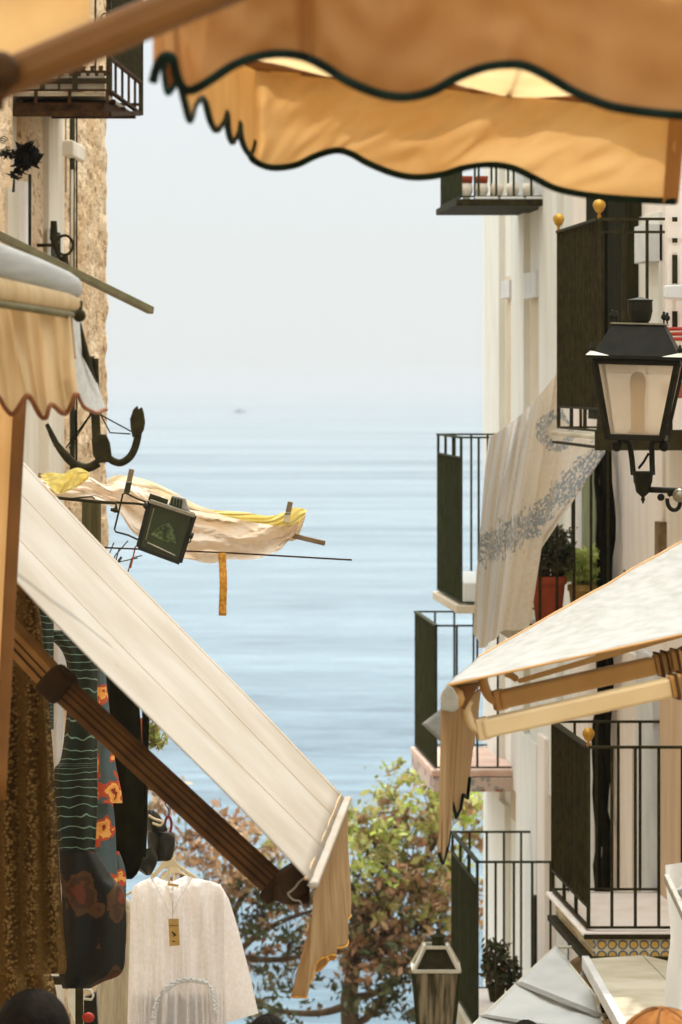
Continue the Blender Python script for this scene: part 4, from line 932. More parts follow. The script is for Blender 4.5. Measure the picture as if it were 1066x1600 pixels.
# ------------------------------------------------------------------ floodlight
def flood():
    d = 14.9
    t = thing('floodlight', P(250, 835, d), 'square dark green floodlight on a wire bracket in front of the laundry', 'floodlight')
    C = [P(234, 783, d), P(304, 805, d+.03), P(281, 879, d+.03), P(216, 855, d)]
    n = (C[1]-C[0]).cross(C[3]-C[0]).normalized(); n = -n if n.y < 0 else n
    c = sum(C, Vector())/4
    back = [c+(p-c)*.8+n*.10 for p in C]
    MB().hexa([p+n*.008 for p in C]+back).build('housing', 'iron_green', t, bev=.004)
    q = MB()
    for i in range(4): q.bar(C[i], C[(i+1) % 4], .020, .016, n)
    q.build('frame', 'plastic_black', t, bev=.003)
    I = [c+(p-c)*.9-n*.001 for p in C]; MB().add(I, [(0, 1, 2, 3)]).build('glass', 'glass_green', t)
    def on(u, v, k=-.003): a = C[0].lerp(C[1], u); b = C[3].lerp(C[2], u); return a.lerp(b, v)+n*k
    g = MB(); pts = [on(.20, .66), on(.27, .54), on(.36, .42), on(.46, .33), on(.54, .32), on(.64, .39), on(.73, .52), on(.79, .66), on(.66, .69), on(.5, .70), on(.34, .69)]
    g.add(pts, [tuple(range(len(pts)))]); g.build('reflector', 'reflector', t)
    g = MB(); g.bar(on(.5, .38, -.006), on(.5, .62, -.006), .014, .012, n); g.build('bulb', 'glass_green', t, bev=.003)
    q = MB(); q.tube([on(.17, .84, -.006), on(.85, .9, -.006)], .004, 6); q.tube([on(.12, .12, -.006), on(.12, .8, -.006)], .003, 6); q.build('clip', 'steel', t)
    # finned driver box on top
    q = MB(); q.prism([(262, 792), (269, 774), (289, 779), (296, 799), (302, 806), (258, 792)], d+.03, .06)
    fb = q.build('fin_block', 'fin_grey', t, bev=.004)
    q = MB()
    for k in range(4): q.bar(P(270+k*4.5, 777+k*1.2, d+.022), P(268+k*4.6, 790+k*2.2, d+.022), .003, .01)
    q.build('fin', 'iron_green', fb)
    MB().bar(P(233, 776, d+.01), P(262, 786, d+.01), .012, .03).build('lid', 'iron_green', t, bev=.003)
    MB().bar(P(234, 783, d-.01), P(304, 806, d+.02), .03, .018).build('top_plate', 'steel', t, bev=.003)
    q = MB(); q.tube([P(x, y, d) for x, y in ((232, 786), (214, 779), (196, 770), (192, 772), (186, 798), (179, 827), (181, 831), (200, 836), (217, 844))], .0045, 6)
    q.tube([P(60, 775, d+.1), P(100, 779, d+.05), P(150, 784, d), (P(181, 786, d)), P(182, 798, d)], .008, 6); q.ball(P(180, 797, d), .012); q.bar(P(173, 796, d), P(185, 799, d), .012, .014)
    q.tube([P(105, 780, d-.01), P(130, 777, d-.01), P(144, 776, d-.01), P(148, 780, d-.01)], .004, 6)
    q.tube([P(181, 785, d+.01), P(214, 787, d+.01), P(228, 789, d+.01)], .006, 6)
    q.build('bracket', 'iron', t, smooth=True)
    q = MB(); q.tube([P(296, 836, d), P(302, 838, d)], .014, 8); q.ball(P(229, 790, d), .016); q.tube([P(298, 840, d+.0), P(298, 846, d), P(293, 849, d)], .003, 6); q.build('knob', 'plastic_black', t, smooth=True)
    MB().box(L(14.9, WL, 0).x, L(14.9, WL, 0).x+.05, 14.8, 15.1, Z(800, d), Z(750, d)).build('wall_plate', 'iron', t)
    MB().tube([L(14.95, WL, Z(775, d)), P(60, 775, d+.1)], .01, 8).build('arm', 'iron', t)
flood()
# twiggy plant below the floodlight
q = MB()
for (x, y, x2, y2) in ((168, 872, 178, 848), (180, 868, 200, 845), (176, 880, 215, 872), (206, 872, 222, 868), (186, 858, 182, 872)): q.tube([P(x-6, y+22, 16.2), P(x, y, 16.2), P(x2, y2, 16.2)], .003, 5)
q.tube([P(150, 1000, 16.2), P(170, 900, 16.2), P(190, 870, 16.2)], .006, 5)
tag(q.build('dry_twigs', 'bark'), 'thin dry twigs poking up behind the big cream awning edge', 'twigs')
# dark green bunch hanging on the wall just left of floodlight
g = MB(); g.grid(lambda u, v: P(128+u*30, 783+v*160-0*u, 16.9+.02*math.sin(u*12)), 8, 14); tag(g.build('hanging_net', 'leaf_dark', None, smooth=True), 'dark green cloth hanging behind the floodlight arm', 'cloth')

# ------------------------------------------------------------------ big left awning
def awning_left():
    root = thing('street_awning', P(480, 1560, 9.0), 'large cream canvas awning sloping out from the left with fluted arm', 'awning')
    n0, n1 = P(485, 1378, 9.0), P(538, 1247, 10.9)
    k = 2.9
    w0 = n0+(P(20, 889, 9.0)-n0)*2.2; w1 = n1+(P(40, 716, 10.9)-n1)*2.2
    def T(u, v):
        a = n0.lerp(w0, u); b = n1.lerp(w1, u); p = a.lerp(b, v); p.z -= .02*math.sin(PI*min(1, u*1.0))*(1+.5*math.sin(v*PI)); p.z += .010*nz(u*4, v*5)+.004*nz(u*3+v*9, v*2)
        p.z += .006*math.exp(-((v-.18)/.03)**2)*min(1, u*5)
        return p
    g = MB(); g.grid(T, 60, 50); g.build('canvas', 'canvas_cream', root, smooth=True, th=.003)
    sm = MB()
    for v in (.33, .71, .97):
        sm.tube([T(u/30, v)+Vector((0, 0, .0025)) for u in range(31)], .0012, 5)
    sm.build('seam', 'canvas_tan', root)
    # a few stains
    st_ = MB()
    for (u, v, r) in ((.42, .98, .025), (.17, .93, .01), (.40, .10, .008), (.30, .14, .007), (.36, .5, .006)):
        c = T(u, v)+Vector((0, 0, .003)); ex = (T(u+.02, v)-T(u-.02, v)).normalized(); ey = (T(u, min(1, v+.02))-T(u, v-.02)).normalized()
        st_.add([c+ex*r*1.5*math.cos(a)*random.uniform(.7, 1)+ey*r*.6*math.sin(a)*random.uniform(.6, 1) for a in [i*PI/5 for i in range(10)]], [tuple(range(10))])
    st_.build('stain', 'canvas_tan', root)
    fb = MB(); dn = (n1-n0).normalized(); fb.bar(n0-dn*.02+Vector((.010, 0, -.006)), n1+dn*.03+Vector((.010, 0, -.006)), .024, .018); o = fb.build('front_bar', 'canvas_cream', root, bev=.006)
    MB().bar(n0-dn*.01+Vector((-.012, 0, .009)), n1+dn*.01+Vector((-.012, 0, .009)), .008, .008).build('keder', 'canvas_beige', root, bev=.002)
    # valance
    bot = [(465, 1562), (472, 1556), (486, 1530), (496, 1497), (500, 1518), (505, 1514), (506, 1490), (517, 1500), (519, 1475), (527, 1478), (526, 1450), (532, 1462), (531, 1440), (536, 1420)]
    def V(u, v):
        a = n0.lerp(n1, u)+Vector((.012, -.004, -.022)); bx, by = cr(bot, u); d_ = 9.0+1.9*u
        p = a.lerp(P(bx, by, d_), v); s_ = math.sin(v*PI*.5)
        p.x += s_*(.020*math.sin(u*26+v*2)+.012*math.sin(u*55)); p.y += .03*s_*math.sin(u*34+1)
        return p
    g = MB(); g.grid(V, 120, 30); g.build('valance', 'canvas_tan', root, smooth=True, th=.002)
    t = MB(); t.tube([V(i/110, 1) for i in range(111)], .0035, 6); t.build('trim', 'strap', root)
    # arm
    a0, a1, a2 = P(-120, 845, 9.5), P(82, 1062, 9.4), P(432, 1385, 9.3)
    ar = MB().bar(a0, a1, .075, .062).build('arm', 'arm_fluted', root, bev=.004)
    a2b = MB().bar(a1, a2, .06, .066).build('arm', 'arm_brown', root, bev=.006)
    for arm, p, q_, off in ((ar, a0, a1, .0), (a2b, a1, a2, 0)):
        dv = (q_-p).normalized(); up = Vector((-dv.z, 0, dv.x)); g = MB(); g2 = MB()
        for kk in (-.016, .004, .02): g.bar(p+up*kk+Vector((0, -.039 if arm is ar else -.032, 0)), q_+up*kk+Vector((0, -.039 if arm is ar else -.032, 0)), .004, .005)
        g.build('groove', 'arm_groove', arm)
    dv = (a2-a1).normalized()
    MB().bar(a1-dv*.02, a1+dv*.055, .10, .088).build('elbow', 'arm_groove', root, bev=.015)
    q = MB(); q.bar(a2-dv*.02, a2+dv*.02, .09, .09); q.bar(a2+dv*.02, n0+Vector((-.03, .1, -.05)), .06, .05); q.prism([(430, 1372), (462, 1352), (482, 1372), (480, 1395), (462, 1408), (440, 1398)], 9.08, .12)
    q.build('front_bracket', 'arm_groove', root, bev=.008)
    q = MB(); q.tube([P(x, y, 9.05) for x, y in smoothcurve([(476, 1372), (468, 1378), (462, 1386), (456, 1392), (450, 1397), (458, 1406), (468, 1408), (472, 1414)], 20)], .0025, 6); q.build('wire', 'fin_grey', root)
    # wall cassette far out of the lane side
    c0, c1 = w0, w1
    MB().bar(c0-Vector((0, .05, 0)), c1+Vector((0, .05, 0)), .14, .12).build('cassette', 'bar_white', root, bev=.02)
    q = MB()
    for c in (c0, c1): q.bar(c, Vector((L(c.y, WL, 0).x, c.y, c.z)), .05, .05)
    q.build('wall_bracket', 'iron', root)
    MB().bar(a0, Vector((L(9.5, WL, 0).x+.3, 9.5, a0.z+.45)), .07, .06).build('arm', 'arm_fluted', root)
awning_left()
q = MB(); q.tube([P(x, y, 9.35) for x, y in ((262, 1196), (274, 1206), (276, 1214))], .008, 6)

# ------------------------------------------------------------------ hanging garments
def garment(name, rows, d, th, m, label, cat, folds=8, amp=.25, hang=None, N=64, M_=60, ph=0, group=None, sm=True, parent=None, ragged=0):
    """rows: (y, x_left, x_right) photo outline of the garment at distance d; closed body of depth th"""
    def f(u, v):
        y, xl, xr = cr(rows, v); a = 2*PI*u; c = (xl+xr)/2; r = (xr-xl)/2
        if v == 1 and ragged: y += ragged*math.sin(u*40)
        k = 1+amp*math.sin(a*folds+ph+v*1.2)*min(1, v*2.5)+.1*nz(math.cos(a)*2, math.sin(a)*2, v*4)
        w_ = (math.cos(a)+.03*amp*math.sin(a*folds*2+v*3)*min(1, v*3))
        return P(c+r*w_, y, d+th*math.sin(a)*k)
    g = MB(); g.grid(f, N, M_, wrap=True)
    # close top
    o0 = 0; g.f.append(tuple(range(N)))
    base = P(rows[-1][1]*.5+rows[-1][2]*.5, rows[0][0], d)
    o = g.build(name, m, parent, smooth=sm, base=base)
    if label: tag(o, label, cat, group)
    return o
garment('lace_dress', [(900, -60, 45), (960, -60, 62), (1050, -60, 70), (1150, -60, 80), (1250, -60, 86), (1350, -60, 92), (1450, -60, 98), (1505, -60, 103), (1522, -60, 100)], 10.8, .06, 'lace_brown', 'brown lace dress hanging nearest at the left edge', 'dress', 11, .5, N=110)
garment('lace_skirt', [(1490, -60, 60), (1540, -60, 85), (1640, -60, 98)], 11.2, .05, 'lace_brown', 'paler lace hem hanging lowest at the left behind the dark head', 'skirt', 8, .4)
garment('pale_curtain', [(955, 74, 110), (1000, 76, 107), (1050, 79, 105), (1120, 80, 100), (1190, 83, 96), (1210, 84, 92)], 14.5, .03, 'cloth_light', 'pale grey white cloth strip between brown lace and dark knit', 'cloth', 3, .5)
kn = garment('striped_top', [(985, 60, 112), (1020, 98, 150), (1080, 106, 152), (1180, 96, 152), (1205, 84, 152), (1260, 86, 152), (1330, 92, 148), (1352, 96, 140)], 13.2, .06, 'knit_stripes', 'dark knit top with thin wavy green stripes', 'knit top', 5, .3)
garment('dark_scarf', [(905, 55, 84), (1000, 62, 84), (1090, 70, 84), (1140, 76, 84)], 12.6, .03, 'knit_stripes', 'narrow dark striped scarf beside the brown lace dress', 'scarf', 3, .3)
garment('dark_coat', [(980, 100, 160), (1030, 140, 172), (1100, 150, 170), (1200, 148, 166), (1400, 140, 168), (1480, 120, 170)], 14.2, .05, 'cloth_black', 'dark cloth hanging between the striped top and the floral kimono', 'coat', 4, .3)
garment('floral_kimono', [(1040, 150, 164), (1100, 151, 170), (1150, 152, 176), (1190, 150, 180), (1240, 146, 190), (1255, 146, 191)], 13.9, .04, 'kimono_floral', 'orange floral kimono sleeve in blue grey cloth upper piece', 'kimono', 3, .3)
garment('floral_kimono', [(1250, 140, 176), (1290, 138, 180), (1340, 136, 182), (1372, 138, 184), (1385, 150, 183)], 14.0, .04, 'kimono_floral', 'lower hem piece of blue grey floral cloth above the dark flower dress', 'kimono', 3, .3)
garment('black_dress', [(1000, 150, 195), (1060, 150, 212), (1120, 152, 219), (1180, 154, 222), (1250, 156, 224), (1330, 160, 224), (1362, 170, 216), (1374, 180, 206)], 15, .05, 'cloth_black', 'long plain black dress in the middle of the clothes row', 'dress', 4, .3)
garment('black_dress', [(1100, 222, 229), (1120, 222, 233), (1180, 222, 232), (1240, 222, 231), (1300, 222, 230), (1340, 222, 228)], 15.4, .03, 'cloth_black', 'narrow black garment edge at the sea end of the clothes row', 'dress', 3, .3)
garment('red_scarf', [(1122, 213, 226), (1160, 214, 225), (1230, 214, 222), (1260, 215, 221)], 15.6, .02, 'terracotta', 'narrow rusty red scarf between two black garments', 'scarf', 2, .3)
garment('flower_dress', [(1330, 92, 150), (1370, 94, 175), (1390, 96, 192), (1430, 96, 197), (1480, 96, 196), (1520, 92, 190), (1535, 95, 160), (1545, 98, 140)], 13.0, .08, 'dark_floral', 'black dress with large faded rust red flowers behind white dresses', 'dress', 5, .25)
garment('orange_dress', [(1330, 180, 186), (1360, 182, 196), (1400, 184, 197), (1430, 186, 196)], 14.6, .03, 'kimono_floral', 'orange patterned sliver beside the far white dress shoulder', 'dress', 2, .3)
# grille behind the lace dress
q = MB()
for k in range(6): q.tube([P(-20+k*9, 895, 12.0), P(-22+k*9, 950, 12.0)], .002, 5); q.tube([P(-20, 898+k*9, 12.0), P(34, 902+k*9, 12.0)], .002, 5)
tag(q.build('wire_grille', 'iron'), 'small dark wire mesh just under the left end of the cream awning', 'grille')
# shop backing: dark open shopfront wall behind the clothes
q = thing('clothes_rack', P(124, 1640, 13.6), 'black metal clothes rack standing behind the hanging garments', 'clothes rack')
zf = street_z(13.6); 
MB().box(P(118, 0, 13.6).x, P(130, 0, 13.6).x, 13.585, 13.615, zf, Z(1535, 13.6)).build('post', 'iron', q, bev=.003)
MB().box(P(-80, 0, 13.6).x, P(-68, 0, 13.6).x, 13.585, 13.615, zf, Z(1535, 13.6)).build('post', 'iron', q, bev=.003)
MB().bar(P(-80, 1532, 13.6), P(132, 1532, 13.6), .03, .03).build('top_rail', 'iron', q)
MB().box(P(-90, 0, 13.6).x, P(150, 0, 13.6).x, 13.5, 13.7, zf, zf+.03).build('base', 'iron', q)
MB().prism([(131, 1560), (150, 1552), (155, 1640), (131, 1640)], 14.2, .05).build('side_panel', 'vinyl_black', q)
q = MB(); q.tube([P(x, y, 13.4) for x, y in ((130, 1546), (142, 1547), (146, 1556), (143, 1562), (130, 1561))], .005, 8); tag(q.build('white_hanger', 'bar_white', smooth=True), 'end of a white plastic hanger hooked on the black rack', 'hanger')
q = MB().ball(P(138, 1590, 13.3), .022, 12, (1.1, .6, .9)); tag(q.build('red_purse', 'red_slat', smooth=True), 'small bright red purse at the foot of the black rack', 'purse')
g = MB(); g.prism([(106, 1542), (119, 1536), (119, 1600), (117, 1600), (106, 1572)], 15.5, .02); tag(g.build('paper_notice', 'bar_white'), 'blank pale board showing between the dark rack and the lace', 'board')
# clothes pole: from the left wall to the hooks (mostly behind the awning arm)
q = MB(); q.tube([L(16.6, WL, Z(1205, 16.6)), P(100, 1215, 16.6), P(275, 1236, 16.6)], .012, 8)
tag(q.build('clothes_pole', 'wood_grey', smooth=True), 'thin pole from the left wall hidden behind the awning arm, carrying hangers', 'pole')
# dark leather bags
def bag(rows, d, label):
    o = garment('handbag', rows, d, .06, 'vinyl_black', label, 'bag', 3, .3, N=40, M_=20, group='dark leather bags'); return o
bag([(1266, 228, 240), (1272, 226, 248), (1285, 226, 256), (1296, 228, 262), (1300, 232, 258)], 15.9, 'upper black leather bag with a bright rim by the red ring')
bag([(1298, 232, 258), (1306, 230, 272), (1325, 231, 273), (1342, 234, 268), (1346, 236, 262)], 16.0, 'lower black leather bag beside the red hanger link')
bag([(1326, 222, 240), (1340, 212, 246), (1352, 206, 244), (1364, 222, 238), (1368, 228, 235)], 15.8, 'small slouchy black bag hanging lowest above the white shoulder')
q = MB(); q.tube([P(x, y, 15.8) for x, y in smoothcurve([(232, 1274), (242, 1280), (254, 1284), (250, 1290), (238, 1286)], 16)], .006, 6); tag(q.build('bag_buckle', 'hanger_cream', smooth=True), 'pale glossy buckle strap on the upper black bag', 'buckle')
# leafy sprig beyond
b = MB(); leaves(b, 140, blob(P(236, 1142, 20), (.05, .06, .09)), .05); leaves(b, 50, blob(P(248, 1158, 20), (.05, .05, .05)), .05)
o = b.build('hanging_plant', 'leaf_green'); tag(o, 'green leafy sprig peeping out between black garments and the cream awning', 'plant')
MB().tube([P(232, 1150, 20), P(200, 1165, 20), P(100, 1180, 20)], .006, 6).build('stem', 'bark', o)

# hook chain, hangers, dresses
d = 16.6
q = MB(); q.tube([P(x, y, d) for x, y in smoothcurve([(274, 1254), (266, 1248), (259, 1252), (259, 1258), (264, 1266), (263, 1276)], 20)], .003, 6); q.tube([P(263, 1236, d), P(262, 1250, d)], .003, 6)
tag(q.build('s_hook', 'iron', smooth=True), 'thin black wire S hook above the red ring', 'hook')
def link(c, rx, rz, r, m, name, label, dd=d):
    q = MB(); q.tube([P(c[0]+math.cos(a)*rx, c[1]+math.sin(a)*rz*(1 if abs(math.sin(a)) < .8 else 1), dd) for a in [2*PI*k/24 for k in range(25)]], r, 8); o = q.build(name, m, smooth=True); tag(o, label, 'ring'); return o
link((263, 1289), 5, 13, .006, 'carabiner_red', 'oval_ring', 'dark red oval link above the cream hangers')
link((263, 1318), 4, 16, .006, 'hanger_cream', 'oval_ring', 'cream plastic oval link holding the front hanger')
link((265, 1320), 12, 12, .003, 'steel', 'wire_ring', 'thin round steel ring through the cream link', d+.02)
def hanger(cx, cy, sc, dd, label, rot=0):
    t = thing('clothes_hanger', P(cx, cy, dd), label, 'hanger', 'cream plastic hangers')
    up = [(-28, 27), (-22, 24), (-14, 14), (-8, 4), (-3, 0), (4, 0), (9, 4), (16, 14), (40, 30), (54, 42)]
    dn = [(54, 46), (38, 36), (22, 22), (10, 17), (2, 16), (-6, 18), (-14, 25), (-22, 34), (-28, 36)]
    MB().prism([(cx+x*sc, cy+y*sc) for x, y in up+dn], dd, .012).build('shoulder_bar', 'hanger_cream', t, bev=.003)
    MB().tube([P(cx, cy+2, dd), P(cx, cy-26*sc, dd)], .004, 6).build('hook', 'hanger_cream', t)
    MB().bar(P(cx, cy+8*sc, dd+.01), P(cx, cy+46*sc, dd+.01), .01, .016).build('neck', 'hanger_cream', t)
hanger(264, 1338, 1.0, d, 'front cream plastic hanger inside the white dress')
hanger(272, 1352, .72, d+.12, 'second cream hanger just behind the front one')
def dress():
    root = thing('white_dress', P(265, 1370, d), 'white gauze dress with button trim and price tag on the front hanger', 'dress')
    rows = [(1369, 240, 292), (1374, 230, 314), (1380, 216, 338), (1390, 207, 348), (1410, 204, 349), (1450, 203, 350), (1500, 202, 350), (1560, 200, 352), (1640, 198, 354)]
    def f(u, v):
        y, xl, xr = cr(rows, v); a = 2*PI*u; c = (xl+xr)/2; r = (xr-xl)/2
        vv = min(1, v*3); x = c+r*math.cos(a)
        neck = 0
        k = 1+vv*(.42*math.sin(x*.16+5*nz(x*.02, v*1.5))+.18*math.sin(x*.5+3*nz(x*.05, v*2))+.3*nz(x*.06, v*4))
        k += max(0, min(1, (y-1545)/20))*.45*math.sin(x*.95)
        if math.sin(a) < 0 and v < .5:     # scooped V neck in front
            hw = 34; dx = abs(x-266)/hw
            if dx < 1: y += (1-dx)*38*(1-v*2)**1.5
        if y < 1376 and abs(x-265) < 26: y = max(y, 1368+12*(1-abs(x-265)/26))
        return P(x, y, d+.01+(.02+.045*vv)*math.sin(a)*k)
    g = MB(); g.grid(f, 170, 70, wrap=True); o = g.build('body', 'dress_white', root, smooth=True)
    sl = [((338, 1384), 10, 4), ((347, 1410), 15, 6), ((354, 1450), 20, 7), ((363, 1500), 24, 9), ((371, 1545), 27, 9), ((377, 1580), 28, 9), ((380, 1592), 28, 9)]
    def sf(u, v):
        p0 = pl([(s[0][0], s[0][1], s[1]) for s in sl], v); a = 2*PI*u
        xx = p0[0]+p0[2]*(math.cos(a))*(1); yy = p0[1]-p0[2]*.3*math.cos(a)
        return P(xx-4, yy, d+.05+.04*math.sin(a)*(1+.25*math.sin(a*5+v*3)))
    g = MB(); g.grid(sf, 40, 40, wrap=True); g.build('sleeve', 'dress_white', root, smooth=True)
    q = MB(); q.tube([P(x, y, d-.075-.0*i) for i, (x, y) in enumerate(smoothcurve([(238, 1371), (244, 1386), (254, 1404), (268, 1428), (280, 1405), (292, 1386), (300, 1371)], 24))], .0020, 6); q.build('neckline', 'white_paint', root, smooth=True)  # duller piping drawn in for the shadow line of the neck edge
    # button / pompom trim forming an inverted U
    tr = [(237, 1600), (240, 1580), (246, 1562), (256, 1546), (268, 1537), (282, 1531), (297, 1530), (310, 1532), (322, 1535), (330, 1545), (333, 1560), (335, 1580)]
    q = MB()
    for i in range(48):
        x, y = cr(tr, i/47); q.ball(P(x, y+1.5*math.sin(i*2.1), d-.085+.0*i), .0075, 6)
        q.ball(P(x+3, y+4, d-.083), .006, 6)
    q.build('pompom_trim', 'white_paint', root, smooth=True)
    MB().bar(P(262, 1382, d-.04), P(279, 1384, d-.04), .002, .011).build('care_label', 'tag_card', root)
    t = MB(); t.prism([(263, 1436), (279, 1436), (281, 1477), (265, 1479)], d-.09, .003); o = t.build('price_tag', 'tag_card', root)
    q = MB(); q.tube([P(269, 1388, d-.05), P(270, 1410, d-.085), P(270, 1438, d-.09)], .0012, 5); q.build('string', 'fin_grey', o)
    q = MB(); q.bar(P(269, 1456, d-.092), P(275, 1462, d-.092), .006, .002, (0, 1, 0)); q.bar(P(272, 1459, d-.092), P(271.5, 1464, d-.092), .004, .002, (0, 1, 0)); q.bar(P(269, 1471, d-.092), P(274, 1471, d-.092), .004, .002, (0, 1, 0)); q.bar(P(263, 1446, d-.092), P(280, 1446, d-.092), .0015, .002, (0, 1, 0)); q.build('print', 'plastic_black', o)
dress()
garment('white_dress', [(1402, 176, 196), (1410, 168, 204), (1430, 162, 208), (1500, 156, 208), (1560, 148, 208), (1640, 138, 210)], d+.35, .05, 'dress_grey', 'greyer knitted white dress half hidden behind the front one', 'dress', 7, .4, N=90)
q = MB(); q.tube([P(186, 1404, d+.35), P(198, 1398, d+.3), P(212, 1390, d+.25)], .006, 6); q.tube([P(188, 1403, d+.33), P(193, 1418, d+.3), P(204, 1430, d+.28)], .003, 5)
tag(q.build('clothes_hanger', 'hanger_cream', smooth=True), 'cream hanger shoulder showing behind the greyer dress', 'hanger', 'cream plastic hangers')

# ------------------------------------------------------------------ trees
def tree(label, base, trunk_pts, limbs, clumps, name='coastal_tree', size=.10, trunk_r=.12):
    t = thing(name, base, label, 'tree')
    q = MB(); n = len(trunk_pts); q.tube([P(*p) for p in trunk_pts], [trunk_r*(1-.6*i/(n-1)) for i in range(n)], 10)
    for lb in limbs:
        k = len(lb); q.tube([P(*p) for p in smoothcurve(lb, 10)], [.05*(1-.7*i/10)+.006 for i in range(11)], 6)
    per = {}
    for (x, y, dd, rx, ry, n_, m) in clumps: per.setdefault(m, []).append((x, y, dd, rx, ry, n_))
    for m, cl in per.items():
        b = MB()
        for (x, y, dd, rx, ry, n_) in cl:
            # several small tufts per clump give gaps
            for k in range(max(3, int(n_*(1.3 if m in ('leaf_green', 'leaf_bright') else 1.7))//16)):
                a = random.uniform(0, 2*PI); r = math.sqrt(random.random())
                qx, qy = x+math.cos(a)*rx*r*1.15, y+math.sin(a)*ry*r*1.15
                if nz(qx*.035, qy*.05, 3) < -.12: continue
                c = P(qx, qy, dd+random.uniform(-.7, .7))
                s_ = random.uniform(.05, .16)
                leaves(b, 16, blob(c, (s_*1.4, s_*1.4, s_)), size)
                if k % 4 == 0: q.tube([P(x, y+ry, dd), P(x+math.cos(a)*rx*r*.5, y+math.sin(a)*ry*r*.5+8, dd), c], .006, 4, cap=False)
        b.build('crown', m, t)
    q.build('trunk', 'bark', t, smooth=True)
    return t
random.seed(11)
D = 40.0
G1, Br, Pk, Dk, Yb = 'leaf_green', 'leaf_brown', 'leaf_pink', 'leaf_dark', 'leaf_bright'
tree('green and brown leaved tree growing below the lane in front of the sea', P(552, 1600, D)*0+Vector((P(552, 0, D).x, D, street_z(D))),
     [(552, 1790, D), (550, 1640, D), (545, 1560, D), (556, 1490, D), (600, 1400, D)],
     [[(548, 1570, D), (500, 1583, D), (440, 1580, D), (390, 1560, D)], [(548, 1560, D), (600, 1545, D), (640, 1490, D)], [(556, 1490, D), (520, 1440, D), (480, 1430, D)], [(575, 1440, D), (640, 1380, D), (690, 1300, D)], [(590, 1420, D), (600, 1330, D), (640, 1260, D)], [(545, 1600, D), (575, 1590, D), (610, 1540, D), (640, 1500, D)]],
     [(640, 1255, D, 75, 55, 700, G1), (605, 1195, D, 20, 14, 30, G1), (680, 1245, D, 70, 40, 500, Yb), (580, 1300, D, 45, 55, 500, G1), (720, 1300, D, 60, 60, 500, G1), (640, 1330, D, 95, 60, 600, Yb), (600, 1370, D, 70, 50, 400, G1), (660, 1400, D, 70, 60, 400, G1), (650, 1330, D, 90, 80, 500, Br), (600, 1420, D, 80, 60, 900, Br), (660, 1450, D, 70, 70, 900, Pk), (560, 1470, D, 70, 50, 700, Br), (620, 1480, D, 80, 50, 700, Dk), (560, 1420, D, 60, 60, 500, Dk), (690, 1400, D, 60, 60, 400, Br), (680, 1270, D, 60, 50, 200, Pk), (640, 1560, D, 50, 40, 250, Dk), (580, 1550, D, 60, 30, 150, Dk), (440, 1585, D, 60, 18, 150, Dk), (410, 1560, D, 30, 30, 110, Dk)], trunk_r=.14)
random.seed(12)
D2 = 42.0
tree('sparse rusty brown leaved tree behind the white dresses and awning arm', Vector((P(300, 0, D2).x, D2, street_z(D2))),
     [(300, 1770, D2), (305, 1640, D2), (320, 1560, D2), (340, 1480, D2)],
     [[(320, 1560, D2), (380, 1480, D2), (440, 1440, D2), (500, 1420, D2)], [(340, 1490, D2), (300, 1400, D2), (260, 1320, D2)], [(340, 1480, D2), (380, 1400, D2), (430, 1340, D2)], [(340, 1490, D2), (420, 1500, D2), (500, 1490, D2)]],
     [(290, 1290, D2, 60, 40, 260, Br), (260, 1250, D2, 40, 30, 110, Pk), (360, 1330, D2, 80, 55, 420, Br), (420, 1330, D2, 60, 40, 260, Pk), (330, 1360, D2, 70, 50, 400, Pk), (410, 1400, D2, 90, 45, 500, Br), (450, 1440, D2, 70, 50, 420, Dk), (380, 1420, D2, 50, 40, 260, Dk), (400, 1490, D2, 60, 30, 170, Br), (450, 1500, D2, 60, 40, 200, Dk), (430, 1330, D2, 20, 20, 60, G1), (480, 1380, D2, 40, 40, 220, Br), (360, 1275, D2, 40, 25, 50, Pk), (380, 1290, D2, 70, 20, 60, Br)], trunk_r=.10)
# hillside scrub beyond the trees, below the sightline
# ------------------------------------------------------------------ post lantern by the bottom balcony
def post_lantern():
    d = 24.0; px = d/F; cx = 681
    base = Vector((P(cx, 0, d).x, d, street_z(d)+0.0))
    t = thing('lamp_post', base, 'dark square lantern on a post with white roof edges by the lowest balcony', 'street lamp')
    def sq(rx, y, rr=None, dy=0): r = rx*px; c = P(cx, y, d); return [c+Vector((sx*r, sy*r, 0)) for sx, sy in ((-1, -1), (1, -1), (1, 1), (-1, 1))]
    B, A, Tp = sq(28, 1600), sq(36, 1512), sq(18, 1478)
    MB().hexa(sq(33, 1512.5)+sq(16, 1480)).build('roof', 'iron', t)
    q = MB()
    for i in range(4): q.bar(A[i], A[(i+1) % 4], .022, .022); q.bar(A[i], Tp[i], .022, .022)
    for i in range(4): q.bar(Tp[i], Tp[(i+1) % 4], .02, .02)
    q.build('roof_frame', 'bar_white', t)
    q = MB()
    for i in range(4): q.bar(A[i]-Vector((0, 0, .015)), B[i], .018, .018); q.bar(B[i], B[(i+1) % 4], .03, .03)
    q.build('frame', 'iron_green', t)
    q = MB()
    for i in range(4): q.add([A[i]-Vector((0, 0, .015)), A[(i+1) % 4]-Vector((0, 0, .015)), B[(i+1) % 4], B[i]], [(0, 1, 2, 3)])
    m = mat('smoked_glass', '#b8a888', '#4a442c', rough=.12, trans=.3, ns=4, bump=0, spec=.5, stretch=(9, 9, .3)); q.build('glass', m, t)
    q = MB(); c = P(cx+4, 1478, d); q.lathe(c, [(.045, 0), (.045, .06), (.055, .062), (.055, .072), (.02, .085), (.014, .10), (.018, .115), (.002, .125)], 12); q.build('chimney', 'iron_green', t)
    q = MB(); q.lathe(base, [(.11, 0), (.11, .1), (.06, .16), (.045, .3), (.04, max(.4, P(cx, 1600, d).z-base.z-.05)), (.08, P(cx, 1600, d).z-base.z)], 12); q.build('post', 'iron_green', t)
post_lantern()
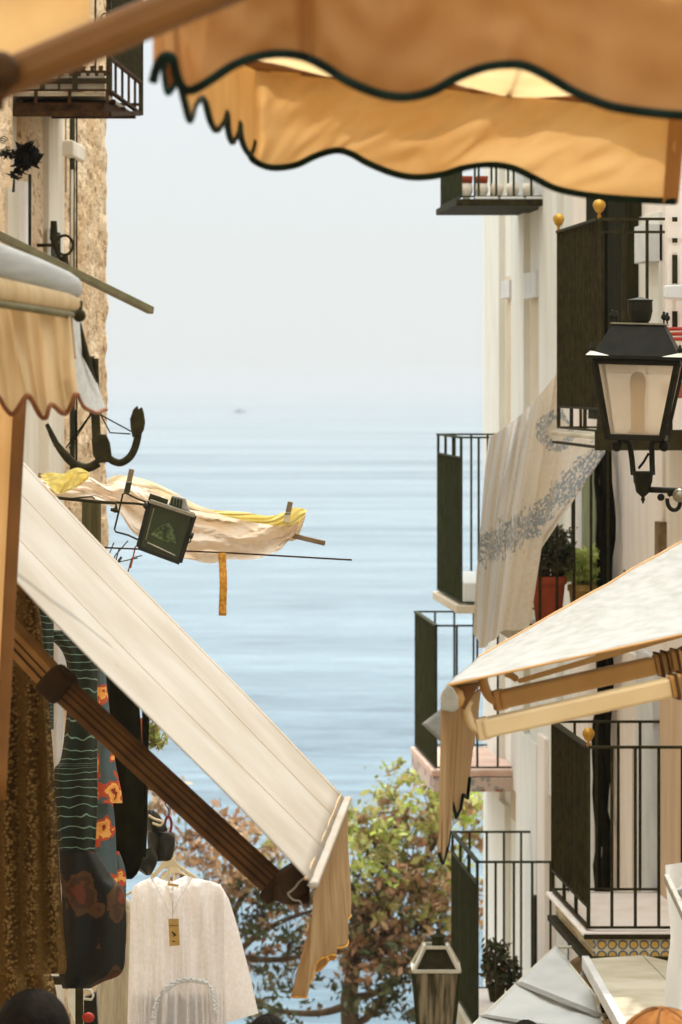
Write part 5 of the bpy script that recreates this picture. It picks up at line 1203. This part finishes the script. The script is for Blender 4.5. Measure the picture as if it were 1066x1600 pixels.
# ------------------------------------------------------------------ canopies and ledges lower right
def sheet(name, quad, m, label, cat, nu=24, nv=16, sag=.02, th=.004, legs=None):
    A, B, C_, D_ = [P(*q) for q in quad]
    def f(u, v):
        p = A.lerp(B, u).lerp(D_.lerp(C_, u), v); p.z -= sag*math.sin(PI*u)*math.sin(PI*v)+.006*nz(u*8, v*8); return p
    g = MB(); g.grid(f, nu, nv); o = g.build(name, m, None, smooth=True, th=th)
    tag(o, label, cat); return o
# striped translucent tarp between the lowest balcony and the wall
o = sheet('market_tarp', ((700, 1640, 17.6), (870, 1478, 19.6), (930, 1556, 18.6), (960, 1650, 17.2)), 'tarp_grey', 'pale grey translucent tarp slanting up from the lower frame edge', 'tarp', sag=.03)
q = MB(); a = P(868, 1480, 19.6); b_ = P(700, 1640, 17.6); c_ = P(960, 1650, 17.2); e_ = P(930, 1556, 18.6)
q.tube([b_, a], .008, 6); q.tube([a, e_, c_], .008, 6); q.tube([a, Vector((R(19.6, WW, 0).x, 19.6, a.z))], .01, 6); q.build('frame_tube', 'bar_white', o)
q = MB()
for t0 in (.3, .62): q.bar(b_.lerp(a, t0)+Vector((0, 0, .006)), c_.lerp(e_, t0)+Vector((0, 0, .006)), .06, .003)
q.build('stripe', 'canvas_white', o)
# grey flat awning with bent white edge, in front of the wall below the tiled balcony
o = sheet('flat_awning', ((832, 1545, 19.2), (905, 1493, 20.6), (1000, 1640, 17.5), (920, 1660, 17.2)), 'canvas_beige', 'grey beige flat awning with white piped edge below the tiled balcony', 'awning', sag=.01)
q = MB(); q.tube([P(835, 1536, 19.15), P(880, 1531, 19.3), P(908, 1527, 19.4), P(915, 1512, 19.6), P(915, 1496, 20.2)], .014, 6); q.tube([P(848, 1545, 19.1), P(880, 1580, 18.4), P(905, 1640, 17.6)], .010, 6)
q.tube([P(915, 1496, 20.6), Vector((R(20.6, WW, 0).x, 20.6, P(915, 1496, 20.6).z))], .012, 6); q.build('piping', 'white_paint', o)
# concrete porch roof running toward the viewer
q = MB()
tp = [P(918, 1498, 18.6), P(1004, 1492, 18.8), P(1100, 1590, 16.0), P(1010, 1660, 14.6)]
q.hexa([p-Vector((0, 0, .06)) for p in tp]+tp); o = q.build('porch_roof', 'concrete', bev=.01); tag(o, 'stained concrete porch roof with white edge below the balcony tiles', 'porch roof')
q = MB(); q.bar(tp[0]+Vector((-.01, 0, -.02)), tp[3]+Vector((-.01, 0, -.02)), .04, .07); q.build('edge_strip', 'white_paint', o, bev=.006)
q = MB(); q.hexa([R(18.4, WW, tp[1].z-.06), R(18.4, WW+.05, tp[1].z-.06), R(15.8, WW+.05, tp[2].z-.06), R(15.8, WW, tp[2].z-.06), tp[1]-Vector((0, 0, .05)), tp[1], tp[2], tp[2]-Vector((0, 0, .05))]); q.build('wall_joint', 'concrete', o)
# black sheet stands for shade in the opening under the porch edge, plus plant
q = thing('shaded_opening', P(960, 1620, 17), 'dark triangular opening with a pale blossom under the porch roof edge', 'opening')
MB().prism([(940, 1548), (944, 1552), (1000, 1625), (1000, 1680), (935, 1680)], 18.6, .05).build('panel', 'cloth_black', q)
b = MB(); leaves(b, 40, blob(P(955, 1597, 17.6), (.05, .05, .04)), .045); b.build('blossom', 'leaf_pink', q)
b = MB(); leaves(b, 120, blob(P(962, 1608, 17.8), (.08, .08, .08)), .05); b.build('foliage', 'leaf_dark', q)
# white cloth-wrapped parasol at the right edge
def white_wrap():
    t = thing('covered_stall', P(1060, 1560, 12), 'white canvas covered stall front at the lower right edge', 'stall cover')
    def f(u, v):
        y = 1352+v*330; xl = cr([(1040, 0), (1043, 0), (1048, 0), (1042, 0), (1038, 0), (1043, 0), (1052, 0)], v)[0]-(0 if v > .1 else 0)
        xr = 1190; return P(xl+(xr-xl)*u, y-24*u*(1-v)+(0), 12.2-.5*u+.03*math.sin(u*18+v*3))
    g = MB(); g.grid(f, 30, 30); g.build('canvas', 'tarp_grey', t, smooth=True)
    q = MB(); q.bar(P(1042, 1372, 12.1), P(1074, 1440, 11.6), .02, .03); q.build('edge_tube', 'fin_grey', t, bev=.004)
    q = MB(); q.prism([(1056, 1392), (1075, 1384), (1110, 1400), (1110, 1422), (1066, 1404)], 11.9, .04); q.build('flap', 'canvas_white', t, bev=.006)
    q = MB(); x0 = P(1150, 0, 12.2).x; q.box(x0, x0+.05, 12.3, 12.35, street_z(12.3), Z(1340, 12.2)); q.build('post', 'bar_white', t)
white_wrap()

# ------------------------------------------------------------------ people (only heads reach the frame)
def person(px, py, d, label, hair='hair_dark', hat=None, hs=1.0, shirt='shirt'):
    """py = photo row of the crown of the head"""
    top = P(px, py, d); gz_ = street_z(math.floor(d/2)*2+1)-.0
    h = top.z-gz_; k = h/1.72; ft = Vector((top.x, d, gz_))
    t = thing('person', ft, label, 'person', 'people walking down the lane')
    J = dict(pel=(0, 0, .95), wai=(0, 0, 1.10), che=(0, .01, 1.30), nek=(0, 0, 1.46), nk2=(0, -.0, 1.52), hd=(0, -.01, 1.60), hd2=(0, -.005, 1.655),
             hl=(-.09, 0, .92), hr=(.09, 0, .92), kl=(-.10, .02, .50), kr=(.10, .10, .50), al=(-.10, -.05, .09), ar=(.10, .08, .09), tl=(-.11, .10, .035), tr=(.11, .22, .035),
             sl=(-.17, 0, 1.40), sr=(.17, 0, 1.40), el=(-.22, -.02, 1.13), er=(.22, -.02, 1.13), wl=(-.22, .10, .90), wr=(.22, .10, .90), fl=(-.22, .14, .82), fr=(.22, .14, .82))
    Rr = dict(pel=.14, wai=.125, che=.14, nek=.06, nk2=.055, hd=.082, hd2=.078, hl=.09, hr=.09, kl=.06, kr=.06, al=.04, ar=.04, tl=.032, tr=.032, sl=.06, sr=.06, el=.042, er=.042, wl=.028, wr=.028, fl=.03, fr=.03)
    E = [('pel', 'wai'), ('wai', 'che'), ('che', 'nek'), ('nek', 'nk2'), ('nk2', 'hd'), ('hd', 'hd2'), ('pel', 'hl'), ('hl', 'kl'), ('kl', 'al'), ('al', 'tl'), ('pel', 'hr'), ('hr', 'kr'), ('kr', 'ar'), ('ar', 'tr'), ('che', 'sl'), ('sl', 'el'), ('el', 'wl'), ('wl', 'fl'), ('che', 'sr'), ('sr', 'er'), ('er', 'wr'), ('wr', 'fr')]
    ks = list(J); me = bpy.data.meshes.new('body'); me.from_pydata([Vector(J[x])*k for x in ks], [(ks.index(a), ks.index(b)) for a, b in E], [])
    o = bpy.data.objects.new('body', me); COL.objects.link(o); o.parent = t
    md = o.modifiers.new('skin', 'SKIN'); 
    for i, x in enumerate(ks):
        sv = me.skin_vertices[0].data[i]; sv.radius = (Rr[x]*k, Rr[x]*k); sv.use_root = (x == 'pel')
    o.modifiers.new('sub', 'SUBSURF').levels = 2; me.materials.append(M[shirt])
    # hair: many strands forming a cap
    c = top+Vector((0, 0, -.105*k*hs))
    q = MB()
    def cap(u, v):
        a = 2*PI*u; th = v*PI*.62; r = .1*k*hs*(1+.04*nz(math.cos(a)*4, math.sin(a)*4, th*2)+.015*math.sin(a*30))
        return c+Vector((r*.86*math.sin(th)*math.cos(a), r*1.0*math.sin(th)*math.sin(a), r*1.05*math.cos(th)))
    q.grid(cap, 60, 16, wrap=True); q.build('hair', hair, t, smooth=True)
    if hat:
        q = MB()
        def hc(u, v):
            a = 2*PI*u; th = v*PI*.5; r = .125*k*hs*(1+.02*math.cos(a*6)); return c+Vector((r*.95*math.sin(th)*math.cos(a), r*math.sin(th)*math.sin(a), r*.9*math.cos(th)+.0))
        q.grid(hc, 48, 14, wrap=True); ho = q.build('hat', hat, t, smooth=True)
        MB().ball(c+Vector((0, 0, .112*k*hs)), .012*k, 8, (1, 1, .5)).build('button', hat, ho, smooth=True)
        q = MB()
        for i in range(6):
            a = PI/3*i+.3; q.tube([hc(a/(2*PI), v/8)*1.0+Vector((0, 0, .002)) for v in range(9)], .0025, 5)
        q.build('seam', 'ochre_bar', ho)
    return t
person(52, 1546, 8.2, 'dark haired head filling the lower left corner', hs=1.0)
person(418, 1586, 13.2, 'dark haired head cut by the bottom edge beside the white sleeve', hs=1.0)
person(822, 1594, 16.4, 'dark haired head just showing at the bottom edge below the grey tarp', hs=.95)
person(1034, 1580, 8.8, 'person in an orange rounded cap at the lower right edge', hat='hat_orange', hs=.98)

# ------------------------------------------------------------------ boat far out on the sea
db = 2600.0*1.0
bd = (H)*F/(645-HY)
t = thing('boat', P(374, 645, bd)*1, 'tiny boat far out near the hazy horizon', 'boat'); t.location.z = 0
x = P(374, 0, bd).x
h_ = MB(); L_ = 5.5
h_.add([(x-L_, bd-1.5, .1), (x+L_*.6, bd-1.5, .1), (x+L_, bd, .3), (x+L_*.6, bd+1.5, .1), (x-L_, bd+1.5, .1), (x-L_, bd-1.8, 1.6), (x+L_*.6, bd-1.8, 1.8), (x+L_*1.2, bd, 2.2), (x+L_*.6, bd+1.8, 1.8), (x-L_, bd+1.8, 1.6)],
       [(0, 1, 2, 3, 4), (5, 6, 7, 8, 9), (0, 1, 6, 5), (1, 2, 7, 6), (2, 3, 8, 7), (3, 4, 9, 8), (4, 0, 5, 9)]); h_.build('hull', 'boat_dark', t)
MB().box(x-2.5, x+1.5, bd-1.2, bd+1.2, 1.7, 3.6).build('cabin', 'boat_dark', t, bev=.1)
# ------------------------------------------------------------------ sea haze
hm = bpy.data.materials.new('haze_air'); hm.use_nodes = True; N = hm.node_tree.nodes; N.remove(N['Principled BSDF'])
pv = N.new('ShaderNodeVolumePrincipled'); pv.inputs['Color'].default_value = (.66, .685, .695, 1); pv.inputs['Density'].default_value = .0003; pv.inputs['Anisotropy'].default_value = 0.0
hm.node_tree.links.new(pv.outputs[0], N['Material Output'].inputs['Volume'])
tag(MB().box(-26000, 26000, -40, 41000, -11, 37).build('haze', hm), None, kind='stuff')
